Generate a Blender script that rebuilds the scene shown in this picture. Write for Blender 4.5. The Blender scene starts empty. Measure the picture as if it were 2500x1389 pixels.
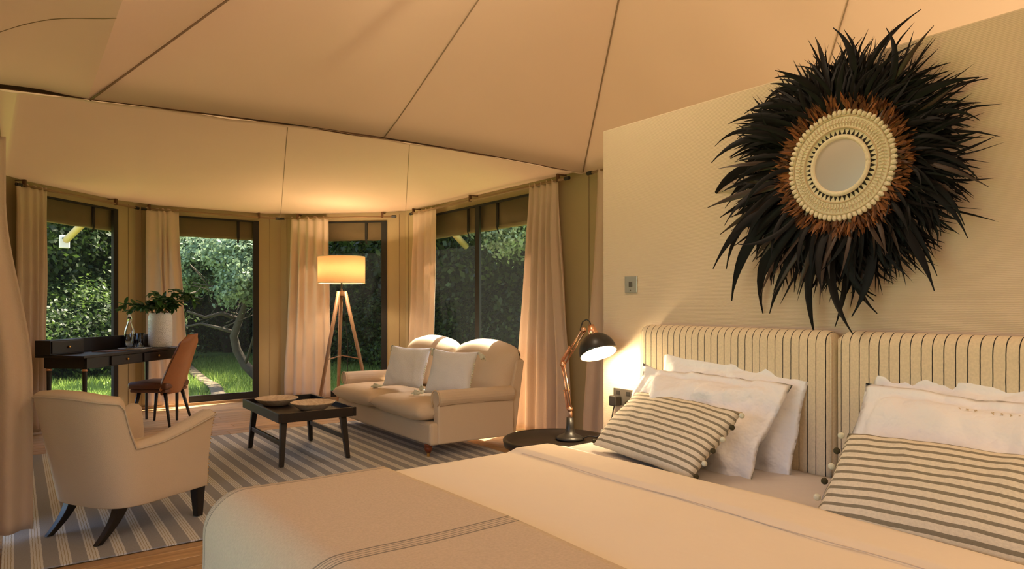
import bpy, bmesh, math, random
import numpy as np
from mathutils import Vector, Matrix, noise

S = bpy.context.scene
C = S.collection
PI = math.pi
R = math.radians

# ------------------------------------------------------------------ camera
cd = bpy.data.cameras.new('camera'); cam = bpy.data.objects.new('camera', cd); C.objects.link(cam)
cam.location = (0, 0, 1.3); cam.rotation_euler = (R(90), 0, R(-36))
cd.sensor_width = 36; cd.lens = 24.0; cd.shift_y = 0.019; cd.clip_start = 0.05; cd.clip_end = 300
S.camera = cam
# ------------------------------------------------------------------ sky, sun, exposure
W = bpy.data.worlds.new('sky'); S.world = W; W.use_nodes = True
wn = W.node_tree.nodes; wl = W.node_tree.links
bg = wn['Background']; sk = wn.new('ShaderNodeTexSky'); sk.sky_type = 'NISHITA'
sk.sun_disc = False; sk.sun_elevation = R(52); sk.sun_rotation = R(70); sk.dust_density = 3.0; sk.ozone_density = 0.6; sk.air_density = 1.0
wl.new(sk.outputs[0], bg.inputs[0]); bg.inputs[1].default_value = 0.27
sd = bpy.data.lights.new('sun', 'SUN'); sd.energy = 9.5; sd.angle = R(1.0); sd.color = (1.0, 0.90, 0.72)
sun = bpy.data.objects.new('sun', sd); C.objects.link(sun)
sun.rotation_euler = Vector((-0.62, -0.17, -1.0)).to_track_quat('-Z', 'Y').to_euler()
sun.location = (12, 10, 12)
def point(name, loc, e, col, r):
    d = bpy.data.lights.new(name, 'POINT'); d.energy = e; d.color = col; d.shadow_soft_size = r
    o = bpy.data.objects.new(name, d); C.objects.link(o); o.location = loc; return o
WARM = (1.0, 0.72, 0.43)
point('bathroom_lamp_light', (3.35, 1.0, 1.75), 15, (1.0, 0.79, 0.54), 0.12)
point('bedside_fill_light', (2.15, -0.45, 1.25), 6, (1.0, 0.74, 0.47), 0.1)  # unseen fill light added past the other side of the bed
point('overhead_fill_light', (1.55, 2.35, 2.85), 10.5, (1.0, 0.80, 0.57), 0.22)  # unseen fill light added overhead to brighten ceiling, partition and bed
vs = S.view_settings; vs.view_transform = 'Standard'; vs.look = 'None'; vs.gamma = 1.0; vs.use_curve_mapping = False; vs.exposure = 1.47

# ------------------------------------------------------------------ materials
MATS = {}
def mat(name, col, rough=0.75, metal=0.0, var=0.0, vscale=4.0, bump=0.0, bscale=60.0, weave=0.0, wscale=260.0, spec=0.3, sheen=0.0, trans=0.0):
    m = bpy.data.materials.new(name); m.use_nodes = True; MATS[name] = m
    nt = m.node_tree; n = nt.nodes; l = nt.links; b = n['Principled BSDF']
    b.inputs['Base Color'].default_value = (*col, 1); b.inputs['Roughness'].default_value = rough
    b.inputs['Metallic'].default_value = metal; b.inputs['Specular IOR Level'].default_value = spec
    if sheen: b.inputs['Sheen Weight'].default_value = sheen
    tc = n.new('ShaderNodeTexCoord')
    if var > 0:
        nz = n.new('ShaderNodeTexNoise'); nz.inputs['Scale'].default_value = vscale; nz.inputs['Detail'].default_value = 4
        l.new(tc.outputs['Object'], nz.inputs['Vector'])
        mx = n.new('ShaderNodeMix'); mx.data_type = 'RGBA'
        mx.inputs[6].default_value = (*[c * (1 - var) for c in col], 1); mx.inputs[7].default_value = (*[min(1, c * (1 + var)) for c in col], 1)
        l.new(nz.outputs['Fac'], mx.inputs[0]); l.new(mx.outputs[2], b.inputs['Base Color'])
    h = None
    if bump > 0:
        nb = n.new('ShaderNodeTexNoise'); nb.inputs['Scale'].default_value = bscale; nb.inputs['Detail'].default_value = 3
        l.new(tc.outputs['Object'], nb.inputs['Vector']); bp = n.new('ShaderNodeBump'); bp.inputs['Strength'].default_value = bump; bp.inputs['Distance'].default_value = 0.02
        l.new(nb.outputs['Fac'], bp.inputs['Height']); l.new(bp.outputs[0], b.inputs['Normal']); h = bp
    if weave > 0:
        wv = n.new('ShaderNodeTexWave'); wv.wave_type = 'BANDS'; wv.bands_direction = 'Z'; wv.inputs['Scale'].default_value = wscale; wv.inputs['Distortion'].default_value = 1.5
        l.new(tc.outputs['Object'], wv.inputs['Vector']); b2 = n.new('ShaderNodeBump'); b2.inputs['Strength'].default_value = weave; b2.inputs['Distance'].default_value = 0.004
        l.new(wv.outputs['Fac'], b2.inputs['Height'])
        if h: l.new(h.outputs[0], b2.inputs['Normal'])
        l.new(b2.outputs[0], b.inputs['Normal'])
    if trans > 0:
        tr = n.new('ShaderNodeBsdfTranslucent'); tr.inputs[0].default_value = (*col, 1)
        ms = n.new('ShaderNodeMixShader'); ms.inputs[0].default_value = trans
        l.new(b.outputs[0], ms.inputs[1]); l.new(tr.outputs[0], ms.inputs[2]); l.new(ms.outputs[0], n['Material Output'].inputs[0])
    return m
def stripe_mat(name, axis, stops, period, rough=0.85, offset=0.0, bump=0.15):
    """stripes across one object axis; stops = [(pos 0..1, colour)] held constant over each step"""
    m = bpy.data.materials.new(name); m.use_nodes = True; MATS[name] = m
    nt = m.node_tree; n = nt.nodes; l = nt.links; b = n['Principled BSDF']; b.inputs['Roughness'].default_value = rough; b.inputs['Specular IOR Level'].default_value = 0.2
    tc = n.new('ShaderNodeTexCoord'); sp = n.new('ShaderNodeSeparateXYZ'); l.new(tc.outputs['Object'], sp.inputs[0])
    nz = n.new('ShaderNodeTexNoise'); nz.inputs['Scale'].default_value = 30; l.new(tc.outputs['Object'], nz.inputs['Vector'])
    a = n.new('ShaderNodeMath'); a.operation = 'MULTIPLY_ADD'; a.inputs[1].default_value = 1 / period; a.inputs[2].default_value = offset
    l.new(sp.outputs[axis], a.inputs[0])
    j = n.new('ShaderNodeMath'); j.operation = 'MULTIPLY_ADD'; j.inputs[1].default_value = 0.05; l.new(nz.outputs['Fac'], j.inputs[0]); l.new(a.outputs[0], j.inputs[2])
    fr = n.new('ShaderNodeMath'); fr.operation = 'FRACT'; l.new(j.outputs[0], fr.inputs[0])
    cr = n.new('ShaderNodeValToRGB'); cr.color_ramp.interpolation = 'CONSTANT'; e = cr.color_ramp.elements
    e[0].position = 0; e[0].color = (*stops[0][1], 1); e[1].position = stops[1][0]; e[1].color = (*stops[1][1], 1)
    for p, c in stops[2:]:
        k = e.new(p); k.color = (*c, 1)
    l.new(fr.outputs[0], cr.inputs[0])
    n2 = n.new('ShaderNodeTexNoise'); n2.inputs['Scale'].default_value = 140; n2.inputs['Detail'].default_value = 2; l.new(tc.outputs['Object'], n2.inputs['Vector'])
    mr = n.new('ShaderNodeMapRange'); mr.inputs[3].default_value = 0.82; mr.inputs[4].default_value = 1.12; l.new(n2.outputs['Fac'], mr.inputs[0])
    mu = n.new('ShaderNodeVectorMath'); mu.operation = 'SCALE'; l.new(cr.outputs[0], mu.inputs[0]); l.new(mr.outputs[0], mu.inputs[3])
    l.new(mu.outputs[0], b.inputs['Base Color'])
    bp = n.new('ShaderNodeBump'); bp.inputs['Strength'].default_value = bump; bp.inputs['Distance'].default_value = 0.004; l.new(n2.outputs['Fac'], bp.inputs['Height']); l.new(bp.outputs[0], b.inputs['Normal'])
    return m
def wood_mat(name, c1, c2, rough, axis=(1, 14, 14), scale=3.0, rnd=False):
    m = bpy.data.materials.new(name); m.use_nodes = True; MATS[name] = m
    nt = m.node_tree; n = nt.nodes; l = nt.links; b = n['Principled BSDF']; b.inputs['Roughness'].default_value = rough
    tc = n.new('ShaderNodeTexCoord'); mp = n.new('ShaderNodeMapping'); mp.inputs['Scale'].default_value = axis
    l.new(tc.outputs['Object'], mp.inputs[0]); nz = n.new('ShaderNodeTexNoise'); nz.inputs['Scale'].default_value = scale; nz.inputs['Detail'].default_value = 6; nz.inputs['Distortion'].default_value = 0.6
    if rnd:
        oi = n.new('ShaderNodeObjectInfo'); cmb = n.new('ShaderNodeVectorMath'); cmb.operation = 'ADD'
        sc = n.new('ShaderNodeMath'); sc.operation = 'MULTIPLY'; sc.inputs[1].default_value = 40; l.new(oi.outputs['Random'], sc.inputs[0])
        l.new(mp.outputs[0], cmb.inputs[0]); l.new(sc.outputs[0], cmb.inputs[1]); l.new(cmb.outputs[0], nz.inputs['Vector'])
    else: l.new(mp.outputs[0], nz.inputs['Vector'])
    cr = n.new('ShaderNodeValToRGB'); cr.color_ramp.elements[0].position = 0.3; cr.color_ramp.elements[1].position = 0.72
    cr.color_ramp.elements[0].color = (*c1, 1); cr.color_ramp.elements[1].color = (*c2, 1); l.new(nz.outputs['Fac'], cr.inputs[0])
    if rnd:
        mr = n.new('ShaderNodeMapRange'); mr.inputs[3].default_value = 0.78; mr.inputs[4].default_value = 1.15; l.new(oi.outputs['Random'], mr.inputs[0])
        mu = n.new('ShaderNodeVectorMath'); mu.operation = 'SCALE'; l.new(cr.outputs[0], mu.inputs[0]); l.new(mr.outputs[0], mu.inputs[3]); l.new(mu.outputs[0], b.inputs['Base Color'])
    else: l.new(cr.outputs[0], b.inputs['Base Color'])
    bp = n.new('ShaderNodeBump'); bp.inputs['Strength'].default_value = 0.12; bp.inputs['Distance'].default_value = 0.004; l.new(nz.outputs['Fac'], bp.inputs['Height']); l.new(bp.outputs[0], b.inputs['Normal'])
    return m
def leaf_mat(name, c1, c2, trans=0.35):
    m = bpy.data.materials.new(name); m.use_nodes = True; MATS[name] = m
    nt = m.node_tree; n = nt.nodes; l = nt.links; b = n['Principled BSDF']; b.inputs['Roughness'].default_value = 0.5; b.inputs['Specular IOR Level'].default_value = 0.35
    g = n.new('ShaderNodeNewGeometry'); cr = n.new('ShaderNodeValToRGB'); cr.color_ramp.elements[0].color = (*c1, 1); cr.color_ramp.elements[1].color = (*c2, 1)
    l.new(g.outputs['Random Per Island'], cr.inputs[0]); l.new(cr.outputs[0], b.inputs['Base Color'])
    tr = n.new('ShaderNodeBsdfTranslucent'); ms = n.new('ShaderNodeMixShader'); ms.inputs[0].default_value = trans
    l.new(cr.outputs[0], tr.inputs[0]); l.new(b.outputs[0], ms.inputs[1]); l.new(tr.outputs[0], ms.inputs[2]); l.new(ms.outputs[0], n['Material Output'].inputs[0])
    return m
def glass_mat(name, col=(1, 1, 1), rough=0.02, ior=1.45):
    m = bpy.data.materials.new(name); m.use_nodes = True; MATS[name] = m
    b = m.node_tree.nodes['Principled BSDF']; b.inputs['Base Color'].default_value = (*col, 1); b.inputs['Roughness'].default_value = rough
    b.inputs['Transmission Weight'].default_value = 1.0; b.inputs['IOR'].default_value = ior; return m
def emit_mat(name, col, st):
    m = bpy.data.materials.new(name); m.use_nodes = True; MATS[name] = m
    b = m.node_tree.nodes['Principled BSDF']; b.inputs['Base Color'].default_value = (*col, 1)
    b.inputs['Emission Color'].default_value = (*col, 1); b.inputs['Emission Strength'].default_value = st; return m
def screen_mat(name):
    m = bpy.data.materials.new(name); m.use_nodes = True; MATS[name] = m
    nt = m.node_tree; n = nt.nodes; l = nt.links; n.remove(n['Principled BSDF'])
    t = n.new('ShaderNodeBsdfTransparent'); t.inputs[0].default_value = (0.96, 0.96, 0.95, 1)
    d = n.new('ShaderNodeBsdfDiffuse'); d.inputs[0].default_value = (0.22, 0.21, 0.19, 1)
    q = n.new('ShaderNodeBsdfTranslucent'); q.inputs[0].default_value = (0.30, 0.29, 0.265, 1)
    a = n.new('ShaderNodeMixShader'); a.inputs[0].default_value = 0.5; l.new(d.outputs[0], a.inputs[1]); l.new(q.outputs[0], a.inputs[2])
    ms = n.new('ShaderNodeMixShader'); ms.inputs[0].default_value = 0.035; l.new(t.outputs[0], ms.inputs[1]); l.new(a.outputs[0], ms.inputs[2]); l.new(ms.outputs[0], n['Material Output'].inputs[0])
    return m

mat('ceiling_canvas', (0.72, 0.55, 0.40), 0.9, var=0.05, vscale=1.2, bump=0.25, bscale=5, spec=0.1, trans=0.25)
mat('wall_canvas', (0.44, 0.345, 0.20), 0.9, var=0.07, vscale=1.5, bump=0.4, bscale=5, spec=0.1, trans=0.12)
mat('fly_canvas', (0.62, 0.50, 0.34), 0.9, var=0.05, spec=0.1, trans=0.13)
mat('slit_shade_dark', (0.05, 0.03, 0.018), 0.9)  # near-black colour that stands in for shade in the roof slit
mat('outer_canvas', (0.17, 0.125, 0.07), 0.9, var=0.1, bump=0.3, bscale=9, spec=0.1)
mat('partition_cloth', (0.68, 0.55, 0.41), 0.9, var=0.03, vscale=3, weave=0.22, wscale=55, spec=0.1)
mat('curtain_cloth', (0.74, 0.58, 0.45), 0.9, var=0.05, vscale=6, bump=0.15, bscale=80, spec=0.1, trans=0.25)
mat('seam_thread', (0.33, 0.24, 0.15), 0.9)
mat('black_frame', (0.018, 0.016, 0.015), 0.7)
mat('strap_leather', (0.12, 0.055, 0.025), 0.6)
mat('rod_wood', (0.30, 0.19, 0.10), 0.5, var=0.15)
mat('black_cap', (0.02, 0.018, 0.017), 0.4)
screen_mat('insect_screen')
wood_mat('plank_wood', (0.40, 0.23, 0.105), (0.62, 0.40, 0.20), 0.38, (1.2, 16, 16), 2.5, rnd=True)
mat('floor_base', (0.10, 0.06, 0.03), 0.8)
mat('ivory_linen', (0.70, 0.555, 0.40), 0.9, var=0.03, bump=0.2, bscale=220, spec=0.12)
mat('armchair_linen', (0.70, 0.565, 0.43), 0.9, var=0.03, bump=0.2, bscale=220, spec=0.12)
mat('piping', (0.62, 0.52, 0.42), 0.9)
mat('dark_wood', (0.016, 0.011, 0.009), 0.38, var=0.3, vscale=8, spec=0.45)
mat('ebony_leg', (0.010, 0.007, 0.006), 0.35, spec=0.5)
mat('mahogany', (0.16, 0.035, 0.012), 0.3, spec=0.5)
mat('brass', (0.80, 0.55, 0.22), 0.3, metal=1.0)
mat('copper', (0.86, 0.50, 0.32), 0.3, metal=1.0)
mat('black_metal', (0.02, 0.018, 0.016), 0.35, spec=0.5)
mat('nickel', (0.55, 0.52, 0.46), 0.35, metal=0.8)
mat('socket_steel', (0.16, 0.14, 0.12), 0.35, metal=0.7)
mat('tan_leather', (0.36, 0.135, 0.045), 0.42, var=0.15, vscale=10, bump=0.1, bscale=150, spec=0.4)
mat('seat_leather', (0.13, 0.05, 0.022), 0.45, var=0.15, vscale=10, spec=0.4)
wood_mat('bowl_wood', (0.58, 0.40, 0.24), (0.84, 0.68, 0.48), 0.6, (3, 9, 3), 6)
wood_mat('tripod_wood', (0.22, 0.11, 0.055), (0.38, 0.22, 0.12), 0.5, (8, 8, 1), 4)
mat('cushion_white', (0.80, 0.81, 0.85), 0.9, var=0.03, bump=0.25, bscale=120, spec=0.1)
mat('tassel', (0.72, 0.72, 0.58), 0.95, bump=0.3, bscale=90)
mat('pillow_cotton', (0.90, 0.89, 0.91), 0.85, var=0.02, bump=1.0, bscale=14, spec=0.12)
mat('sheet_grey', (0.66, 0.60, 0.56), 0.85, var=0.03, bump=0.2, bscale=12)
mat('fold_highlight', (0.90, 0.89, 0.91), 0.85)  # pale colour standing in for lamplight on a fold
mat('bedspread_cloth', (0.82, 0.71, 0.57), 0.9, var=0.03, vscale=3, bump=0.25, bscale=9, spec=0.1)
mat('vase_ceramic', (0.86, 0.85, 0.84), 0.35, bump=0.6, bscale=70, spec=0.4)
mat('soil', (0.03, 0.02, 0.012), 0.95)
leaf_mat('branch_leaf', (0.015, 0.05, 0.012), (0.05, 0.13, 0.03), 0.2)
mat('stem', (0.05, 0.045, 0.02), 0.8)
glass_mat('clear_glass', (0.98, 1.0, 0.98))
mat('shade_linen', (0.80, 0.62, 0.42), 0.9, bump=0.2, bscale=90, trans=0.42)
mat('shade_inside', (0.85, 0.72, 0.55), 0.8)
emit_mat('bulb_floor', (1.0, 0.72, 0.40), 6)
emit_mat('bulb_reading', (1.0, 0.80, 0.52), 25)
mat('lamp_reflector', (0.9, 0.86, 0.78), 0.4)
mat('feather_black', (0.006, 0.0055, 0.006), 0.5, var=0.5, vscale=14, spec=0.14)
mat('feather_brown', (0.040, 0.021, 0.013), 0.45, var=0.3, vscale=14, spec=0.4)
leaf_mat('feather_rust', (0.045, 0.016, 0.006), (0.33, 0.12, 0.035), 0.15)
mat('feather_white', (0.55, 0.48, 0.40), 0.9)
mat('cowrie', (0.83, 0.74, 0.56), 0.55, var=0.05, bump=0.3, bscale=120)
mat('cowrie_line', (0.60, 0.47, 0.30), 0.7)
mat('mirror_dark', (0.02, 0.015, 0.012), 0.7)
mat('mirror_glass', (0.80, 0.76, 0.72), 0.3, metal=1.0)
mat('bark', (0.06, 0.047, 0.033), 0.9, var=0.3, vscale=6, bump=0.8, bscale=14)
mat('pale_bark', (0.33, 0.29, 0.23), 0.9, var=0.25, vscale=6, bump=0.5, bscale=14)
mat('pole_wood', (0.50, 0.34, 0.20), 0.7, var=0.2)
mat('white_bracket', (0.78, 0.75, 0.70), 0.5)
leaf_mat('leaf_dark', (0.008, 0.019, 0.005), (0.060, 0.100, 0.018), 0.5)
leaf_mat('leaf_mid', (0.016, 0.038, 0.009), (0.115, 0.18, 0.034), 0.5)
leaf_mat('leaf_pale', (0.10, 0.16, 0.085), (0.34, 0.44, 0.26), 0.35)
leaf_mat('grass_blade', (0.15, 0.23, 0.04), (0.36, 0.46, 0.11), 0.45)
mat('lawn', (0.17, 0.27, 0.05), 0.95, var=0.35, vscale=1.5, bump=0.5, bscale=20)
mat('path_earth', (0.17, 0.13, 0.08), 0.95, var=0.2, vscale=5, bump=0.4, bscale=25)
GREY = (0.33, 0.335, 0.36); LIGHT = (0.70, 0.70, 0.70); LINE = (0.42, 0.37, 0.27)
stripe_mat('rug_stripe', 0, [(0, GREY), (0.53, LIGHT), (0.61, LINE), (0.64, LIGHT), (0.72, LINE), (0.75, LIGHT), (0.83, LINE), (0.86, LIGHT), (0.95, GREY)], 0.118, bump=0.5)
CRM = (0.80, 0.66, 0.46)
stripe_mat('headboard_stripe', 1, [(0, CRM), (0.45, (0.035, 0.03, 0.028)), (0.545, CRM)], 0.0345, bump=0.1)
stripe_mat('cushion_stripe', 1, [(0, (0.78, 0.70, 0.55)), (0.50, (0.27, 0.235, 0.165)), (0.86, (0.78, 0.70, 0.55))], 0.0262, bump=0.35)
TH = (0.60, 0.475, 0.345); TD = (0.25, 0.21, 0.165)
stripe_mat('throw_cloth', 1, [(0, TH), (0.462, TD), (0.470, TH), (0.480, TD), (0.484, TH), (0.494, TD), (0.498, TH), (0.508, TD), (0.512, TH), (0.522, TD), (0.530, TH)], 0.80, offset=-0.36, bump=0.4)
# the throw lines stay straight
for nd in MATS['throw_cloth'].node_tree.nodes:
    if nd.type == 'MATH' and nd.operation == 'MULTIPLY_ADD' and abs(nd.inputs[1].default_value - 0.05) < 1e-6: nd.inputs[1].default_value = 0.004
M = MATS

# ------------------------------------------------------------------ mesh helpers
class MB:
    def __init__(s): s.v = []; s.f = []
    def add(s, vs, fs):
        o = len(s.v); s.v += [tuple(p) for p in vs]; s.f += [tuple(i + o for i in f) for f in fs]; return s
    def box(s, a, b):
        (x0, y0, z0), (x1, y1, z1) = a, b
        return s.add([(x0, y0, z0), (x1, y0, z0), (x1, y1, z0), (x0, y1, z0), (x0, y0, z1), (x1, y0, z1), (x1, y1, z1), (x0, y1, z1)],
                     [(0, 3, 2, 1), (4, 5, 6, 7), (0, 1, 5, 4), (1, 2, 6, 5), (2, 3, 7, 6), (3, 0, 4, 7)])
    def tube(s, pts, rad, n=8, cap=True):
        pts = [Vector(p) for p in pts]; k = len(pts)
        rs = rad if isinstance(rad, (list, tuple)) else [rad] * k
        vs = []; fs = []; up = None
        for i, p in enumerate(pts):
            t = (pts[min(i + 1, k - 1)] - pts[max(i - 1, 0)])
            t = t.normalized() if t.length > 1e-9 else Vector((0, 0, 1))
            if up is None:
                up = Vector((0, 0, 1)) if abs(t.z) < 0.9 else Vector((1, 0, 0))
            a = t.cross(up)
            if a.length < 1e-6: a = t.cross(Vector((0, 1, 0)))
            a.normalize(); b = a.cross(t); up = b
            for j in range(n):
                q = 2 * PI * j / n; vs.append(p + (a * math.cos(q) + b * math.sin(q)) * rs[i])
        for i in range(k - 1):
            for j in range(n):
                fs.append((i * n + j, i * n + (j + 1) % n, (i + 1) * n + (j + 1) % n, (i + 1) * n + j))
        if cap: fs.append(tuple(range(n))[::-1]); fs.append(tuple((k - 1) * n + j for j in range(n)))
        return s.add(vs, fs)
    def prism(s, p0, p1, s0, s1):
        """square bar from p0 to p1, half sizes s0=(a,b), s1"""
        vs = []
        for p, (a, b) in ((p0, s0), (p1, s1)):
            for dx, dy in ((-1, -1), (1, -1), (1, 1), (-1, 1)): vs.append((p[0] + dx * a, p[1] + dy * b, p[2]))
        return s.add(vs, [(0, 3, 2, 1), (4, 5, 6, 7), (0, 1, 5, 4), (1, 2, 6, 5), (2, 3, 7, 6), (3, 0, 4, 7)])
    def lathe(s, prof, n=24, c=(0, 0, 0)):
        vs = []; fs = []
        for r, z in prof:
            for j in range(n):
                q = 2 * PI * j / n; vs.append((c[0] + r * math.cos(q), c[1] + r * math.sin(q), c[2] + z))
        for i in range(len(prof) - 1):
            for j in range(n): fs.append((i * n + j, i * n + (j + 1) % n, (i + 1) * n + (j + 1) % n, (i + 1) * n + j))
        if prof[0][0] > 1e-6: fs.append(tuple(range(n))[::-1])
        if prof[-1][0] > 1e-6: fs.append(tuple((len(prof) - 1) * n + j for j in range(n)))
        return s.add(vs, fs)
    def grid(s, fn, nu, nv):
        vs = [fn(i / nu, j / nv) for j in range(nv + 1) for i in range(nu + 1)]
        w = nu + 1
        return s.add(vs, [(j * w + i, j * w + i + 1, (j + 1) * w + i + 1, (j + 1) * w + i) for j in range(nv) for i in range(nu)])
    def ball(s, c, r, n=10, m=6, sc=(1, 1, 1)):
        return s.lathe_at([(r * math.sin(PI * i / m), -r * math.cos(PI * i / m)) for i in range(m + 1)], n, c, sc)
    def lathe_at(s, prof, n, c, sc):
        o = len(s.v); s.lathe(prof, n)
        for i in range(o, len(s.v)):
            x, y, z = s.v[i]; s.v[i] = (c[0] + x * sc[0], c[1] + y * sc[1], c[2] + z * sc[2])
        return s
    def xform(s, m):
        s.v = [tuple(m @ Vector(p)) for p in s.v]; return s
    def mesh(s, name, m, smooth=False, weld=False):
        me = bpy.data.meshes.new(name); me.from_pydata(s.v, [], s.f)
        bm = bmesh.new(); bm.from_mesh(me)
        if weld: bmesh.ops.remove_doubles(bm, verts=bm.verts, dist=1e-5)
        bmesh.ops.recalc_face_normals(bm, faces=bm.faces); bm.to_mesh(me); bm.free()
        if m: me.materials.append(M[m])
        if smooth: me.polygons.foreach_set('use_smooth', [True] * len(me.polygons))
        me.update(); return me
    def build(s, name, m, parent=None, smooth=False, bevel=0, seg=2, solid=0, subd=0, weld=False, loc=None, rotz=0):
        o = bpy.data.objects.new(name, s.mesh(name, m, smooth, weld)); C.objects.link(o)
        if parent: o.parent = parent
        if loc: o.location = loc
        if rotz: o.rotation_euler.z = rotz
        if solid:
            k = o.modifiers.new('thickness', 'SOLIDIFY'); k.thickness = solid; k.offset = 0
        if bevel:
            k = o.modifiers.new('bevel', 'BEVEL'); k.width = bevel; k.segments = seg; k.limit_method = 'ANGLE'; k.angle_limit = R(40)
        if subd:
            k = o.modifiers.new('subdivision', 'SUBSURF'); k.levels = subd; k.render_levels = subd
        return o
def tag(o, label, cat, group=None, kind=None):
    o['label'] = label; o['category'] = cat
    if group: o['group'] = group
    if kind: o['kind'] = kind
    return o
def struct(o): o['kind'] = 'structure'; return o
def thing(name, label, cat, loc=(0, 0, 0), rotz=0, group=None):
    o = bpy.data.objects.new(name, None); o.empty_display_size = 0.1; C.objects.link(o); o.location = loc; o.rotation_euler.z = rotz
    return tag(o, label, cat, group)
def sempty(name, loc=(0, 0, 0), rotz=0):
    o = bpy.data.objects.new(name, None); o.empty_display_size = 0.1; C.objects.link(o); o.location = loc; o.rotation_euler.z = rotz; return struct(o)
def link(name, me, parent=None, matrix=None, loc=None):
    o = bpy.data.objects.new(name, me); C.objects.link(o)
    if parent: o.parent = parent
    if matrix is not None: o.matrix_local = matrix
    if loc: o.location = loc
    return o
def frame(c, x, y):
    x = Vector(x).normalized(); y = Vector(y); y = (y - x * y.dot(x)).normalized(); z = x.cross(y)
    return Matrix(((x.x, y.x, z.x, c[0]), (x.y, y.y, z.y, c[1]), (x.z, y.z, z.z, c[2]), (0, 0, 0, 1)))
def nz(x, y=0.0, z=0.0): return noise.noise(Vector((x, y, z)))
def sstep(a, b, x):
    t = max(0.0, min(1.0, (x - a) / (b - a))); return t * t * (3 - 2 * t)
def lerp(a, b, t): return a + (b - a) * t

# ================================================================== THE SETTING
# ---- floor of planks running across the room
fl = struct(MB().box((-3.2, -1.6, -0.12), (4.4, 9.75, -0.022)).build('floor', 'floor_base'))
rnd = random.Random(4)
pm = {}
def plank_mesh(L):
    k = round(L, 2)
    if k not in pm: 
        b = MB(); w = 0.139; e = 0.004
        b.add([(0, 0, -.024), (k, 0, -.024), (k, w, -.024), (0, w, -.024), (0, 0, -e), (k, 0, -e), (k, w, -e), (0, w, -e), (e, e, 0), (k - e, e, 0), (k - e, w - e, 0), (e, w - e, 0)],
              [(0, 3, 2, 1), (0, 1, 5, 4), (1, 2, 6, 5), (2, 3, 7, 6), (3, 0, 4, 7), (4, 5, 9, 8), (5, 6, 10, 9), (6, 7, 11, 10), (7, 4, 8, 11), (8, 9, 10, 11)])
        pm[k] = b.mesh('plank', 'plank_wood')
    return pm[k]
cuts = [1.6, 2.0, 2.4, 2.8]
for i in range(80):
    y = -1.55 + i * 0.141
    cut = [-3.2, -0.9, 0.9 + cuts[(i * 7) % 4] * 0.35, 2.5 + cuts[(i * 3) % 4] * 0.3, 4.38]  # first run is an unseen outside deck, added for warm bounce light
    for a, b in zip(cut[:-1], cut[1:]):
        link('plank', plank_mesh(b - a - 0.003), fl, loc=(a, y, 0))

# ---- canvas walls. local x runs along the wall, +y is outside
WZ = 2.53; WT = 2.60   # eaves, and the hidden top of the wall canvas
def wall(name, A, B, opens, thick=0.03):
    A = Vector((*A, 0)); B = Vector((*B, 0)); L = (B - A).length; ang = math.atan2(B.y - A.y, B.x - A.x)
    b = MB(); x = 0
    for (s0, s1, z0, z1) in opens:
        b.box((x, 0, -0.02), (s0, thick, WT)); b.box((s0, 0, z1), (s1, thick, WT))
        if z0 > 0: b.box((s0, 0, -0.02), (s1, thick, z0))
        x = s1
    b.box((x, 0, -0.02), (L, thick, WT))
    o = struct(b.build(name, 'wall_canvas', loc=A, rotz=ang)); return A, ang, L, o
P0, P1, P2, P3, P4 = (-0.09, 8.225), (1.185, 9.5), (2.956, 9.5), (4.22, 8.236), (4.22, -1.5)
W1 = wall('wall_bay_left', P0, P1, [(0.28, 1.50, 0.03, 2.42)])
W2 = wall('wall_bay_back', P1, P2, [(0.28, 1.475, 0.03, 2.42)])
W3 = wall('wall_bay_right', P2, P3, [(0.30, 1.53, 0.03, 2.42)])
W4 = wall('wall_right', P3, P4, [(0.62, 2.92, 0.03, 2.42)])
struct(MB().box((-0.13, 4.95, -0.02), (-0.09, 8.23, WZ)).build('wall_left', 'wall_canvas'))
struct(MB().box((-0.94, -1.5, -0.02), (-0.90, 0.5, WZ)).box((-0.94, 0.5, 2.15), (-0.90, 2.7, WZ)).box((-0.94, 2.7, -0.02), (-0.90, 4.66, WZ)).build('wall_daylight_block', 'wall_canvas'))  # unseen wall added to block daylight, opening left to light the bed foot
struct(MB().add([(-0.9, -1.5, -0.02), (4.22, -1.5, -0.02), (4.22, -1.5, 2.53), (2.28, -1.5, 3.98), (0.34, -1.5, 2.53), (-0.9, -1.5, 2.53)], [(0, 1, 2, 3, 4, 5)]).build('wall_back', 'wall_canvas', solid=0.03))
# seams stitched down the canvas
def wall_seam(Wl, s, z0=0.0, z1=2.5):
    MB().tube([(s, -0.004, z0), (s + 0.004, -0.004, (z0 + z1) / 2), (s, -0.004, z1)], 0.0035, 5).build('seam', 'seam_thread', Wl[3])
wall_seam(W3, 1.70); wall_seam(W3, 0.09); wall_seam(W2, 1.62); wall_seam(W4, 0.09); wall_seam(W4, 3.62); wall_seam(W4, 4.05); wall_seam(W1, 1.68); wall_seam(W2, 0.07)
# partition behind the bed
part = struct(MB().box((2.56, -1.45, 0), (2.66, 2.69, 2.232)).build('wall_partition', 'partition_cloth', bevel=0.006))

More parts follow.
